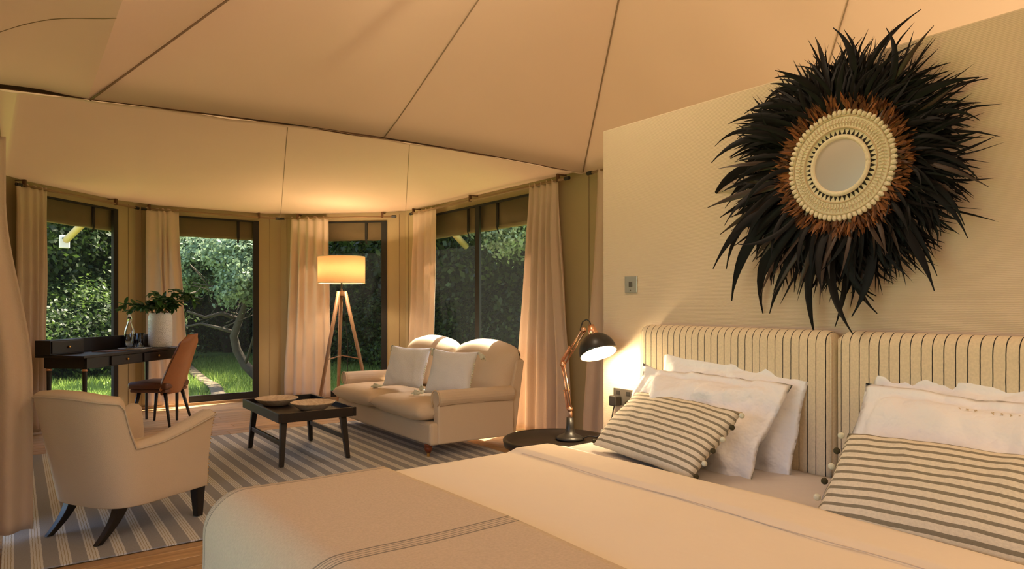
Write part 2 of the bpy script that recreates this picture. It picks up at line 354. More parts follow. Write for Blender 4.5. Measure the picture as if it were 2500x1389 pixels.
# ---- windows
def window(idx, Wl, s0, s1, mull=(), straps=(), drop=0.26):
    w = sempty('window_%d' % idx, Wl[0], Wl[1]); z0, z1 = 0.03, 2.42
    fw = 0.075
    MB().box((s1 - fw, -0.012, z0), (s1, 0.02, z1)).build('frame_side', 'black_frame', w)
    MB().box((s0, -0.012, z0), (s0 + fw, 0.02, z1)).build('frame_side', 'black_frame', w)
    MB().box((s0 + fw, -0.012, z1 - 0.02), (s1 - fw, 0.02, z1)).build('frame_top', 'black_frame', w)
    MB().box((s0 + fw, -0.012, z0), (s1 - fw, 0.02, z0 + 0.09)).build('frame_bottom', 'black_frame', w)
    for m in mull: MB().box((m - 0.042, -0.012, z0 + 0.09), (m + 0.042, 0.02, z1 - 0.02)).build('mullion', 'black_frame', w)
    edges = [s0 + fw] + [q for m in mull for q in (m - 0.042, m + 0.042)] + [s1 - fw]
    for a, b in zip(edges[::2], edges[1::2]):
        MB().add([(a, 0.008, z0 + 0.09), (b, 0.008, z0 + 0.09), (b, 0.008, z1 - 0.02), (a, 0.008, z1 - 0.02)], [(0, 1, 2, 3)]).build('screen_pane', 'insect_screen', w)
    n = 30
    def fn(u, v):   # rolled up canvas flap outside the screen
        x = lerp(s0 - 0.02, s1 + 0.02, u); q = v * 1.35
        if q < 1: return (x, 0.06 + 0.012 * nz(x * 4, v * 3, idx), z1 + 0.04 - q * (drop + 0.0))
        a = (q - 1) / 0.35 * 2 * PI
        return (x, 0.06 + 0.035 * (1 - math.cos(a)) * 0.9, z1 + 0.04 - drop - 0.035 * math.sin(a) + 0.008 * nz(x * 5, 3, idx))
    fl_ = MB().grid(fn, n, 22).build('rolled_flap', 'outer_canvas', w, smooth=True, solid=0.004)
    for m in straps:
        MB().box((m - 0.016, 0.035, z1 - drop + 0.02), (m + 0.016, 0.05, z1 + 0.02)).add([(m - .016, .035, z1 - drop + .02), (m + .016, .035, z1 - drop + .02), (m + .012, .06, z1 - drop - .045), (m - .012, .06, z1 - drop - .045)], [(0, 1, 2, 3)]).build('strap', 'black_frame', fl_)
    return w
window(1, W1, 0.28, 1.50, (), (1.18,))
window(2, W2, 0.28, 1.475, (), (1.22,))
window(3, W3, 0.30, 1.53, (), (1.22,))
window(4, W4, 0.62, 2.92, (1.77,), (1.50, 2.10), drop=0.30)

# ---- skirting boards
for nm, Wl in (('baseboard_bay_left', W1), ('baseboard_bay_back', W2), ('baseboard_bay_right', W3)):
    struct(MB().box((0.0, -0.03, 0.0), (Wl[2], -0.002, 0.035)).build(nm, 'rod_wood', loc=Wl[0], rotz=Wl[1], bevel=0.004))

# ---- canvas roof lining
EZ = 2.50
def roofF(u, v):
    x = lerp(lerp(0.34, 4.22, u), 2.28, v); y = lerp(4.69, 1.88, v); z = lerp(EZ, 3.99, v)
    ed = sstep(0, 0.12, u) * sstep(0, 0.12, 1 - u)
    z -= 0.035 * math.sin(PI * min(1, v * 1.0)) * math.sin(PI * u)
    z += 0.045 * math.sin(PI * u) * (1 - v) ** 6
    fold = math.exp(-((u - 0.30 - 0.10 * v) / 0.05) ** 2) - 0.8 * math.exp(-((u - 0.22 - 0.14 * v) / 0.035) ** 2)
    z += (0.034 * fold * sstep(0.08, 0.35, v) + 0.022 * nz(x * 0.9, y * 0.9, 2) * sstep(0, 0.1, v)) * ed
    return (x, y, z)
def roofR(u, v):
    y0 = lerp(4.69, -1.5, u); y1 = lerp(1.88, -1.5, u); x = lerp(4.22, 2.28, v); y = lerp(y0, y1, v); z = lerp(EZ, 3.99, v)
    z -= 0.06 * math.sin(PI * v) * math.sin(PI * min(1, u * 3.0)) if u < 1 / 3 else 0
    z += 0.028 * math.sin(y * 9) * sstep(0.05, 0.3, v) * sstep(0, 0.1, u) * (0.5 + nz(y * 1.3, v * 2, 5))
    return (x, y, z)
def roofL(u, v):
    y0 = lerp(4.69, -1.5, u); y1 = lerp(1.88, -1.5, u); return (lerp(0.34, 2.28, v), lerp(y0, y1, v), lerp(EZ, 3.99, v) + 0.02 * nz(u * 5, v * 3, 8) * sstep(0, .1, v) * sstep(0, .1, u))
def roofFlap(u, v):
    y = lerp(4.69, -1.5, u); x = lerp(0.34, -2.2, v); return (x, y, EZ + 0.02 * sstep(0, .1, v) - 0.06 * v + 0.05 * math.sin(PI * min(1, v * 4)) * sstep(0, .15, u) + 0.02 * nz(x * 1.6, y * 1.2, 3) * sstep(0, .1, v))
ce = struct(MB().grid(roofF, 60, 44).grid(roofR, 60, 24).grid(roofL, 40, 16).grid(roofFlap, 40, 24).build('ceiling', 'ceiling_canvas', smooth=True))
def seam(fn, pts, parent, r=0.006, off=-0.006):
    q = []
    for i in range(len(pts) - 1):
        for k in range(12):
            t = k / 12; q.append((lerp(pts[i][0], pts[i + 1][0], t), lerp(pts[i][1], pts[i + 1][1], t)))
    q.append(pts[-1])
    MB().tube([Vector(fn(*p)) + Vector((0, 0, off)) for p in q], r, 5).build('seam', 'seam_thread', parent, smooth=True)
seam(roofF, [(0.003, 0.0), (0.003, 0.9)], ce); seam(roofF, [(0.997, 0.01), (0.997, 0.9)], ce)
seam(roofF, [(0.485, 0.0), (0.485, 0.9)], ce, 0.004)
seam(roofR, [(0.36, 0.0), (0.36, 0.35), (0.36, 0.6)], ce, 0.004)
seam(roofFlap, [(0.116, 0.17), (0.226, 0.0)], ce, 0.0022, -0.002)
# lining over the bay: shallow, a fold near the main roof, eaves along the bay walls
EV = [(-0.1, 4.70), (-0.1, 8.225), (1.185, 9.5), (2.956, 9.5), (4.22, 8.236), (4.22, 4.62)]
SV = [0.0, 0.16, 0.36, 0.60, 0.80, 1.0]
def eave(s):
    for i in range(5):
        if s <= SV[i + 1] + 1e-9:
            t = (s - SV[i]) / (SV[i + 1] - SV[i]); return Vector((lerp(EV[i][0], EV[i + 1][0], t), lerp(EV[i][1], EV[i + 1][1], t), 0))
def slitz(x):
    t = (x + 0.1) / 4.32
    return 2.480 + 0.018 * sstep(0, 1, t) + 0.040 * math.sin(PI * max(0, min(1, t)))
SX = [-0.1, 0.05, 0.62, 1.52, 2.45, 4.22]
def slitx(s):
    for i in range(5):
        if s <= SV[i + 1] + 1e-9: return lerp(SX[i], SX[i + 1], (s - SV[i]) / (SV[i + 1] - SV[i]))
def roofB(s, v):
    E = eave(s); xs = slitx(s); Sv = Vector((xs, 4.70 - 0.03 * math.sin(PI * s), 0)); p = Sv.lerp(E, v); d = min(1, (E - Sv).length / 3.5)
    z = lerp(slitz(xs), WZ, v ** 1.2)
    z += 0.20 * d * sstep(0, 0.16, v) * (1 - sstep(0.12, 1.0, v)) 
    wr = 0.012 * nz(s * 16, 2.5, 1) * (1 - sstep(0, 0.2, v)) - 0.016 * max(0, nz(s * 9, 7.1)) * (1 - sstep(0, .12, v))
    # sag between the poles at the eaves
    for c in SV: z -= 0.016 * math.exp(-((s - c) / 0.02) ** 2) * -1 * v * d
    z += wr + 0.012 * nz(p.x * 1.2, p.y * 1.2, 4) * math.sin(PI * v)
    return (p.x, p.y, z)
cb = struct(MB().grid(roofB, 110, 40).build('ceiling', 'ceiling_canvas', smooth=True))
for s_ in (0.60, 0.80): seam(roofB, [(s_, 0.13), (s_, 0.99)], cb, 0.003, -0.001)
# dark hem rope where the bay lining meets the main roof
pts = [(lerp(-0.1, 4.22, t), 4.705, slitz(lerp(-0.1, 4.22, t)) + 0.012) for t in [i / 50 for i in range(51)]]
MB().tube(pts, [0.006 + 0.012 * max(0, nz(i * 0.23, 9.3)) for i in range(51)], 6).build('hem', 'strap_leather', cb, smooth=True)
MB().grid(lambda u, v: (lerp(-0.9, 4.25, u), 4.735 + 0.03 * v, lerp(2.42, 2.80, v)) if False else (lerp(-0.9, 4.25, u), lerp(4.70, 4.60, v), slitz(max(-0.1, min(4.22, lerp(-0.9, 4.25, u)))) + lerp(0.012, 0.16, v)), 50, 3).build('slit_shade', 'slit_shade_dark', cb, solid=0.006)  # dark sheet added behind the slit so the gap looks shaded
# outer fly sheet over the whole tent
def fly(u, v):
    q = [(-2.6, -2.0), (-2.6, 4.6), (-0.55, 8.45), (1.0, 9.98), (3.02, 9.66), (4.36, 8.30), (4.36, -2.0)]
    s = u * 6; i = min(5, int(s)); t = s - i; E = Vector((lerp(q[i][0], q[i + 1][0], t), lerp(q[i][1], q[i + 1][1], t), 2.50)); T = Vector((2.2, lerp(lerp(1.0, 4.6, sstep(0, .3, u)), 1.0, sstep(.7, 1, u)), 4.3)); p = E.lerp(T, v); return tuple(p)
struct(MB().grid(fly, 48, 12).build('roof', 'fly_canvas'))

# ================================================================== RODS AND CURTAINS
def rod(Wl, s0, s1, straps, label, z=2.462, inset=0.10):
    t = thing('curtain_rod', label, 'curtain rod', Wl[0], Wl[1], 'curtain rods under the eaves')
    MB().tube([(s0, -inset, z), (s1, -inset, z)], 0.013, 8).build('pole', 'rod_wood', t, smooth=True)
    for s in (s0, s1): MB().tube([(s - 0.03, -inset, z), (s + 0.03, -inset, z)], 0.018, 8).build('end_cap', 'black_cap', t)
    for s in straps: MB().box((s - 0.011, -inset - 0.016, z - 0.015), (s + 0.011, -inset + 0.016, z + 0.060)).box((s - 0.009, -inset, z + 0.050), (s + 0.009, -0.001, z + 0.060)).build('hanging_strap', 'strap_leather', t)
rod(W1, 0.06, 1.70, (0.12, 1.35), 'thin wooden curtain rod above the window behind the writing desk')
rod(W2, 0.08, 1.70, (0.14, 1.45), 'thin wooden curtain rod above the window beside the white vase')
rod(W3, 0.08, 1.66, (0.30, 1.50), 'thin wooden curtain rod above the window behind the tripod lamp')
rod(W4, 0.36, 3.43, (0.42, 1.77, 3.30), 'long wooden curtain rod above the double window behind the sofa')
rod(W4, 3.74, 6.0, (3.95, 5.8), 'wooden curtain rod beyond the free end of the partition wall')

def curtain(Wl, label, st, sb, folds, amp, seed, zt=2.475, zb=0.05, inset=0.10, mid=None, group='linen curtains at the bay windows'):
    rr = random.Random(seed); ph = rr.random() * 6; fr = [rr.uniform(0.55, 1.6) for _ in range(folds + 2)]
    cum = [0]
    for f in fr[:folds]: cum.append(cum[-1] + f)
    tot = cum[-1]
    def fn(u, v):
        a = lerp(st[0], sb[0], sstep(0, 1, v)); b = lerp(st[1], sb[1], sstep(0, 1, v))
        if mid:
            k = math.sin(PI * v); a += mid[0] * k; b += mid[1] * k
        uu = u * tot; i = 0
        while i < folds - 1 and uu > cum[i + 1]: i += 1
        t = (uu - cum[i]) / fr[i]; phase = 2 * PI * (i + t)
        am = amp * (0.35 + 0.65 * sstep(0, 0.25, v)) * (0.75 + 0.9 * nz(i * 1.7, v * 1.5, seed)) * min(1.3, fr[i] + 0.2)
        y = -inset - am * math.sin(phase + 0.5 * nz(v * 2, u * 2, seed)) - 0.02 * v
        x = lerp(a, b, u) + 0.012 * nz(u * 6, v * 4, seed + 3)
        z = lerp(zt, zb, v) + (0.012 * math.cos(phase) if v == 0 else 0)
        return (x, y, z)
    o = MB().grid(fn, folds * 10, 36).build('curtain', 'curtain_cloth', smooth=True, solid=0.004, loc=Wl[0], rotz=Wl[1])
    tag(o, label, 'curtain', group); return o
curtain(W1, 'gathered beige linen curtain hanging behind the left end of the dark writing desk', (0.03, 0.39), (0.02, 0.36), 4, 0.026, 1)
curtain(W2, 'gathered beige linen curtain hanging behind the white vase', (0.10, 0.47), (0.10, 0.58), 4, 0.026, 2)
curtain(W3, 'gathered beige linen curtain hanging beside the tripod floor lamp', (0.21, 0.74), (0.12, 0.78), 5, 0.024, 3)
curtain(W4, 'narrow beige linen curtain behind the far arm of the sofa', (0.42, 1.00), (0.30, 0.95), 4, 0.026, 4)
curtain(W4, 'full beige linen curtain hanging between sofa back and bedside tray table', (2.86, 3.30), (2.66, 3.50), 5, 0.032, 5)
curtain(W4, 'beige linen curtain half hidden behind the free end of the partition wall', (3.84, 4.5), (3.68, 4.5), 6, 0.035, 6)
# curtain at the tent doorway, near the armchair
rt = thing('curtain_rod', 'wooden curtain rod carrying the doorway curtain beside the armchair', 'curtain rod', (-0.05, 4.62, 0), PI)
MB().tube([(0.02, 0, 2.21), (0.83, 0, 2.21)], 0.014, 8).build('pole', 'rod_wood', rt, smooth=True)
for s in (0.1, 0.76): MB().box((s - 0.01, -0.017, 2.195), (s + 0.01, 0.017, 2.49)).build('hanging_strap', 'strap_leather', rt)
def dcurt(u, v):
    e = lerp(-0.045, 0.075, sstep(0.15, 0.62, v)); x = lerp(-0.85, e, u)
    y = 4.62 + 0.045 * math.sin(u * 34 + 0.6 * nz(v * 2, 3)) * (0.4 + 0.6 * v) * (1 - 0.4 * sstep(.9, 1, u)); return (x, y - 0.02 * v, lerp(2.21, 0.055 + 0.02 * (1 - u), v))
tag(MB().grid(dcurt, 90, 36).build('curtain', 'curtain_cloth', smooth=True, solid=0.004), 'heavy beige curtain of the tent doorway hanging over the rug edge beside the armchair', 'curtain')

# ================================================================== SOFT SHAPES
def pillow(w, h, T, n=22, pull=0.05, flange=0.0, wr=0.0, seed=0, arch=0.0, power=0.5, sag=0.0):
    """closed cushion lying in its local xy plane, z is thickness"""
    b = MB(); fx = flange / (w / 2); fy = flange / (h / 2)
    def side(sg):
        def fn(a, c):
            u = a * 2 - 1; v = c * 2 - 1
            x = w / 2 * u * (1 - pull * (1 - v * v) * u * u); y = h / 2 * v * (1 - pull * (1 - u * u) * v * v)
            if arch: y += arch * (1 - u * u) * sstep(-0.2, 1, v)
            uu = max(-1, min(1, u / (1 - fx))); vv = max(-1, min(1, v / (1 - fy)))
            th = T / 2 * max(0.0, (1 - uu ** 2) * (1 - vv ** 2)) ** power
            edge = abs(u) > 0.999 or abs(v) > 0.999
            z = sg * (th + (0 if edge else 0.002))
            if wr:
                z += wr * (nz(x * 9, y * 9, seed) + 0.6 * nz(x * 21 + y * 8, y * 6, seed + 5)) * (1 if flange else (0.3 + 0.7 * min(1, th / (T * .2 + 1e-6))))
                z += sg * wr * 1.6 * max(0, 0.22 - abs(nz(x * 6 + y * 3, y * 2.5 - x * 2, seed + 9))) / 0.22 * (0.4 + th / T)
                x += wr * 0.8 * nz(x * 7, y * 7, seed + 11); y += wr * 0.8 * nz(x * 7, y * 7, seed + 17)
                if edge: z = wr * (nz(x * 9, y * 9, seed) + 0.6 * nz(x * 21 + y * 8, y * 6, seed + 5))
            z -= sag * (u * u)
            return (x, y, z)
        return fn
    b.grid(side(1), n, n); b.grid(side(-1), n, n); return b
def rbox(a, b, r, name, m, parent, seg=4, smooth=True):
    return MB().box(a, b).build(name, m, parent, smooth=False, bevel=r, seg=seg)
def set_smooth(o):
    o.data.polygons.foreach_set('use_smooth', [True] * len(o.data.polygons)); return o

# ================================================================== RUG
def rugfn(u, v): return (lerp(-0.06, 3.42, u), lerp(4.03, 7.1, v), 0.009 + 0.002 * nz(u * 9, v * 9))
rug = MB().grid(rugfn, 40, 30).build('rug', 'rug_stripe', solid=0.008)
tag(rug, 'flat woven rug with grey and off white stripes under armchair and coffee table', 'rug')
rug.location.z = 0.001
FZ = 0.017   # top of the rug

# ================================================================== SOFA (faces -x)
so = thing('sofa', 'two seat cream roll arm sofa with twin arched back cushions', 'sofa', (3.215, 6.0, 0)); so.scale = (1.10, 1.09, 0.985)
rbox((-0.39, -0.93, 0.115), (0.42, 0.93, 0.31), 0.03, 'base', 'ivory_linen', so)
def scush(y0, y1):
    b = MB()
    def prof(sg):
        def fn(u, v):
            y = lerp(y0, y1, u); x = lerp(-0.475, 0.24, v); a = 2 * u - 1; c = 2 * v - 1
            th = 0.085 * max(0, (1 - abs(a) ** 5) * (1 - abs(c) ** 6)) ** 0.45
            if sg > 0: th *= 1.12
            return (x, y, 0.382 + sg * th + 0.004 * nz(x * 8, y * 8, 3))
        return fn
    b.grid(prof(1), 26, 24); b.grid(prof(-1), 26, 24); return b
for (a, c) in ((-0.885, 0.005), (0.005, 0.885)):
    q = scush(a, c).build('seat_cushion', 'ivory_linen', so, smooth=True, weld=True)
def bcush(yc):
    b = MB(); n = 26
    def side(sg):
        def fn(u, v):
            a = 2 * u - 1; c = 2 * v - 1
            hw = 0.468; y = yc + hw * a * (1 - 0.05 * (1 - c * c)); top = 0.85 + 0.125 * max(0, 1 - abs(a) ** 2.6) ** 0.8
            z = lerp(0.44, top, v); th = 0.14 * max(0, (1 - abs(a) ** 5) * (1 - abs(c) ** 4)) ** 0.5
            x = 0.30 + 0.15 * v - sg * th * (1.0 if sg > 0 else 0.8)
            return (x, y, z)
        return fn
    b.grid(side(1), n, n); b.grid(side(-1), n, n); return b
for yc in (-0.47, 0.47): bcush(yc).build('back_cushion', 'ivory_linen', so, smooth=True, weld=True)
# back frame behind the cushions
def bframe():
    b = MB(); ys = [(-0.93 + 1.86 * i / 40) for i in range(41)]
    vs = []
    for y in ys:
        a = (abs(y) - 0.47) / 0.47; top = 0.80 + 0.10 * (1 - min(1, abs(a)) ** 2.2)
        vs += [(0.32, y, 0.3), (0.42, y, top), (0.50, y, top - 0.01), (0.41, y, 0.115)]
    fs = []
    for i in range(40):
        for k in range(4): fs.append((i * 4 + k, i * 4 + (k + 1) % 4, (i + 1) * 4 + (k + 1) % 4, (i + 1) * 4 + k))
    fs += [(0, 1, 2, 3), (160, 163, 162, 161)]
    return b.add(vs, fs)
bframe().build('back_frame', 'ivory_linen', so, bevel=0.012)
for sg in (-1, 1):
    # rolled arm: a panel with a scroll on top, swept front to back
    ar = MB(); prof = []
    cy, cz, r = 0.905, 0.515, 0.068
    for k in range(15):
        a = R(-120) + R(285) * k / 14; prof.append((cy + r * math.sin(-a) * -1.0 * 1.0 if False else cy + r * math.cos(a + R(0)), cz + r * math.sin(a)))
    prof = [(0.86, 0.13), (0.86, 0.44)] + [(cy + r * math.cos(q), cz + r * math.sin(q)) for q in [R(205 - 235 * k / 12) for k in range(13)]] + [(0.945, 0.45), (0.95, 0.13)]
    xs = [-0.33, -0.30, -0.1, 0.1, 0.25, 0.38]; vs = []; k = len(prof)
    for i, x in enumerate(xs):
        s = 0.9 if i == 0 else 1.0
        for (y, z) in prof: vs.append((x + (0.0), sg * (0.905 + (y - 0.905) * s), z - 0.012 * i / 5))
    fs = [(i * k + j, i * k + (j + 1) % k, (i + 1) * k + (j + 1) % k, (i + 1) * k + j) for i in range(len(xs) - 1) for j in range(k)]
    fs += [tuple(range(k)), tuple((len(xs) - 1) * k + j for j in range(k))]
    arm = ar.add(vs, fs).build('arm', 'ivory_linen', so, bevel=0.012, seg=3)
    MB().tube([(-0.335, sg * (0.905 + (y - 0.905) * 0.9), z) for (y, z) in prof[1:-1]], 0.005, 6).build('piping', 'ivory_linen', arm, smooth=True)
    MB().tube([(x, sg * 0.951, 0.45 + 0.01 * math.sin(i)) for i, x in enumerate([-0.32, -0.15, 0.05, 0.2, 0.37])], 0.003, 5).build('seam', 'seam_thread', arm)
leg_prof = [(0.0, 0.0), (0.012, 0.0), (0.014, 0.012), (0.016, 0.018), (0.018, 0.03), (0.028, 0.055), (0.033, 0.072), (0.026, 0.084), (0.034, 0.092), (0.034, 0.105)]
lg = MB().lathe([p for p in leg_prof if p[1] >= 0.03], 16).mesh('leg', 'mahogany', True)
ct = MB().lathe([(0.009, -0.0), (0.012, 0.004), (0.012, 0.026), (0.018, 0.031)], 12).mesh('castor', 'brass', True)
for (x, y, z) in ((-0.37, -0.86, FZ), (-0.37, 0.86, FZ), (0.37, -0.88, 0.001), (0.37, 0.88, 0.001)):
    l_ = link('leg', lg, so, loc=(x, y, z)); link('castor', ct, l_)
# scatter cushions
def tassel(par, p, d, L=0.085):
    p = Vector(p); d = Vector(d).normalized(); b = MB()
    b.tube([p, p + d * 0.018, p + d * 0.03, p + d * 0.04, p + d * L], [0.006, 0.014, 0.010, 0.016, 0.024], 9)
    for k in range(9):
        q = Vector((math.cos(k * 0.7), math.sin(k * 0.7), math.sin(k * 1.3))) * 0.022
        b.tube([p + d * 0.035, p + d * L * 0.7 + q * 0.7, p + d * (L * 1.08) + q], [0.005, 0.006, 0.003], 5)
    b.build('tassel', 'tassel', par, smooth=True)
def scatter(c, x, y, label, seed):
    b = pillow(0.46, 0.43, 0.165, 22, 0.10, wr=0.007, seed=seed); o = b.build('cushion', 'cushion_white', smooth=True, weld=True); o.matrix_world = frame(c, x, y)
    tag(o, label, 'cushion')
    tassel(o, (0.226, 0.21, 0), (0.75, -0.65, 0.25)); tassel(o, (-0.226, -0.21, 0), (-0.9, -0.15, 0.3)); tassel(o, (0.226, -0.21, 0.0), (0.4, -0.1, 0.9)); tassel(o, (-0.226, 0.21, 0), (-0.3, -0.3, -0.8))
    fr = MB()
    for k in range(18):
        yy = -0.18 + 0.36 * k / 17; fr.ball((0.204 + 0.003 * (k % 2), yy, 0), 0.011, 6, 4)
    fr.build('fringe', 'tassel', o, smooth=True)
scatter((3.12, 6.06, 0.680), (0.52, -0.85, -0.03), (0.30, 0.22, 0.93), 'white tasselled cushion on the sofa seat nearer the tripod lamp', 21)
scatter((3.185, 5.32, 0.680), (0.56, -0.83, -0.05), (0.32, 0.20, 0.93), 'white tasselled cushion leaning on the sofa nearer the bed', 33)

# ================================================================== COFFEE TABLE
tb = thing('coffee_table', 'low black tray table with splayed legs on the striped rug', 'table', (1.965, 5.86, FZ))
MB().box((-0.30, -0.50, 0.375), (0.30, 0.50, 0.39)).build('tray_panel', 'dark_wood', tb)
for a, c in (((-0.32, -0.52, 0.355), (-0.298, 0.52, 0.43)), ((0.298, -0.52, 0.355), (0.32, 0.52, 0.43)), ((-0.298, -0.52, 0.355), (0.298, -0.498, 0.43)), ((-0.298, 0.498, 0.355), (0.298, 0.52, 0.43))):
    MB().box(a, c).build('tray_rim', 'dark_wood', tb, bevel=0.004)
for sx in (-1, 1):
    for sy in (-1, 1): MB().prism((sx * 0.275, sy * 0.445, 0), (sx * 0.245, sy * 0.40, 0.376), (0.017, 0.017), (0.025, 0.025)).build('leg', 'dark_wood', tb, bevel=0.003)
    MB().box((sx * 0.262 - 0.012, -0.42, 0.155), (sx * 0.262 + 0.012, 0.42, 0.195)).build('stretcher', 'dark_wood', tb, bevel=0.003)
def bowl(loc, r, label, tilt=0):
    b = MB().lathe([(0.0, 0.004), (r * .45, 0.004), (r * .5, 0.0), (r * .62, 0.010), (r * 0.97, 0.058), (r, 0.064), (r * .97, 0.066), (r * .6, 0.026), (r * .3, 0.016), (0, 0.014)], 48)
    o = b.build('bowl', 'bowl_wood', smooth=True, loc=loc, rotz=tilt); tag(o, label, 'bowl')
bowl((1.86, 6.09, FZ + 0.391), 0.185, 'pale wooden bowl on the coffee table nearer the desk chair', 0.4)
bowl((2.03, 5.66, FZ + 0.391), 0.185, 'grained wooden bowl on the coffee table nearer the bed', 1.9)

# ================================================================== ARMCHAIR (local +x is forward)
ac = thing('armchair', 'cream upholstered wing armchair with dark curved legs standing on the rug', 'armchair', (0.50, 4.55, FZ), math.atan2(0.265, 0.432))
def arm_top(s):
    a = abs(s)
    back = 0.805 - 0.035 * sstep(0.0, 0.42, a) * 0.4
    if a < 0.325: return back + 0.012 * math.cos(a * 8)
    t = sstep(0.325, 0.395, a); arm = lerp(0.53, 0.645, max(0, (a - 0.42) / 0.58) ** 1.2); return lerp(back, arm, t)
def U(s, w, a, L):
    if abs(s) <= 0.5:
        ph = s * PI; cx = math.cos(ph); sy = math.sin(ph)
        return (-a * max(0, cx) ** 0.62, w * (1 if sy >= 0 else -1) * abs(sy) ** 0.62)
    return ((abs(s) - 0.5) * 2 * L, w * (1 if s > 0 else -1))
sec = []; NS = 76; ks = [0, 0.12, 0.3, 0.5, 0.7, 0.88, 1.0]
zb = 0.175
for i in range(NS + 1):
    s = -1 + 2 * i / NS; top = arm_top(s); ring = []
    fr = max(0, (abs(s) - 0.5) * 2)
    for k in ks:
        z = lerp(zb, top - 0.02, k); e = (z - zb) / 0.63
        x, y = U(s, 0.305 + 0.055 * e + 0.03 * fr * k ** 3, 0.26 + 0.135 * e, 0.32); x -= 0.03 * e * 0
        if fr > 0: x += 0.012 * fr * (k ** 2) + (0.02 * fr * (1 - k))
        ring.append((x, y, z))
    xo, yo = ring[-1][0], ring[-1][1]
    e = (top - zb) / 0.63
    xi, yi = U(s, 0.205 + 0.055 * e + 0.0 * fr, 0.15 + 0.135 * e, 0.32)
    if fr > 0: xi += 0.012 * fr
    ring.append((lerp(xo, xi, 0.25), lerp(yo, yi, 0.25), top)); ring.append((lerp(xo, xi, 0.75), lerp(yo, yi, 0.75), top)); ring.append((xi, yi, top - 0.02))
    for k in (0.6, 0.25):
        z = lerp(0.30, top - 0.02, k); e2 = (z - zb) / 0.63; x, y = U(s, 0.205 + 0.055 * e2, 0.14 + 0.135 * e2, 0.32)
        if fr > 0: x += 0.03 * fr * k
        ring.append((x, y, z))
    x, y = U(s, 0.20, 0.13, 0.32); ring.append((x, y, 0.30)); ring.append((x, y, zb))
    sec.append(ring)
k = len(sec[0]); vs = [p for r_ in sec for p in r_]
fs = [(i * k + j, i * k + (j + 1) % k, (i + 1) * k + (j + 1) % k, (i + 1) * k + j) for i in range(NS) for j in range(k)]
fs += [tuple(range(k))[::-1], tuple(NS * k + j for j in range(k))]
shell = MB().add(vs, fs).build('shell', 'armchair_linen', ac, smooth=True)
kk = shell.modifiers.new('bevel', 'BEVEL'); kk.width = 0.012; kk.segments = 3; kk.limit_method = 'ANGLE'; kk.angle_limit = R(50)
MB().tube([(r_[6][0] * 1.004, r_[6][1] * 1.008, r_[6][2] - 0.012) for r_ in sec], 0.0045, 6).build('piping', 'piping', shell, smooth=True)
for e_ in (0, NS):
    nb = MB(); r_ = sec[e_]
    for q in range(22):
        t = q / 21 * 6; i0 = min(5, int(t)); f = t - i0; p = Vector(r_[i0]).lerp(Vector(r_[i0 + 1]), f); nb.ball((p.x + 0.002, p.y * 0.985, p.z), 0.004, 6, 4)
    nb.build('nailheads', 'brass', shell)
rbox((-0.16, -0.215, 0.30), (0.365, 0.215, 0.445), 0.045, 'seat_cushion', 'armchair_linen', ac)
rbox((-0.15, -0.22, 0.178), (0.325, 0.22, 0.31), 0.02, 'seat_base', 'armchair_linen', ac)
for sg in (-1, 1):
    MB().prism((0.295, sg * 0.272, 0), (0.295, sg * 0.268, 0.19), (0.020, 0.020), (0.032, 0.032)).build('leg', 'ebony_leg', ac, bevel=0.004)
    b = MB(); p = []
    for q in range(9):
        t = q / 8; p.append((-0.16 - 0.135 * (1 - t) ** 1.7, sg * (0.195 - 0.0 * t), 0.0 + 0.19 * t))
    vs = []
    for q, c in enumerate(p):
        w = lerp(0.019, 0.034, q / 8)
        for dx, dy in ((-1, -1), (1, -1), (1, 1), (-1, 1)): vs.append((c[0] + dx * w, c[1] + dy * w * 0.8, c[2]))
    fs = [(i * 4 + j, i * 4 + (j + 1) % 4, i * 4 + 4 + (j + 1) % 4, i * 4 + 4 + j) for i in range(8) for j in range(4)] + [(3, 2, 1, 0), (32, 33, 34, 35)]
    b.add(vs, fs).build('leg', 'ebony_leg', ac, bevel=0.004)

# ================================================================== WRITING DESK (local x along wall, local -y towards the room)
dk = thing('writing_desk', 'dark wooden writing desk with raised drawer box and brass knobs', 'desk', (0.14, 7.69, 0.001), R(45))
DL, DD, DZ = 1.50, 0.51, 0.825
MB().box((0, -DD, DZ - 0.024), (DL, 0, DZ)).build('top', 'dark_wood', dk, bevel=0.004)
MB().box((0.07, -DD + 0.03, DZ - 0.125), (DL - 0.07, -DD + 0.05, DZ - 0.0245)).build('apron', 'dark_wood', dk)
MB().box((0.07, -0.05, DZ - 0.125), (DL - 0.07, -0.03, DZ - 0.0245)).build('apron', 'dark_wood', dk)
for x in (0.06, DL - 0.08): MB().box((x, -DD + 0.05, DZ - 0.125), (x + 0.02, -0.05, DZ - 0.0245)).build('apron', 'dark_wood', dk)
for i, (a, c) in enumerate(((0.36, 0.78), (0.82, 1.24))):
    d_ = MB().box((a, -DD + 0.012, DZ - 0.118), (c, -DD + 0.031, DZ - 0.03)).build('drawer', 'dark_wood', dk, bevel=0.003)
    MB().ball(((a + c) / 2, -DD + 0.002, DZ - 0.072), 0.012, 10, 6).build('knob', 'brass', d_, smooth=True)
for (x0, x1) in ((0.0, 0.40), (DL - 0.40, DL)):
    bx = MB().box((x0, -0.16, DZ + 0.001), (x1, 0, DZ + 0.135)).build('drawer_box', 'dark_wood', dk, bevel=0.003)
    df = MB().box((x0 + 0.012, -0.172, DZ + 0.012), (x1 - 0.012, -0.1605, DZ + 0.124)).build('drawer', 'dark_wood', dk, bevel=0.003); 
    MB().ball(((x0 + x1) / 2, -0.183, DZ + 0.068), 0.013, 10, 6).build('knob', 'brass', df, smooth=True)
MB().box((0.401, -0.02, DZ + 0.001), (DL - 0.401, 0, DZ + 0.135)).build('back_board', 'dark_wood', dk, bevel=0.003)
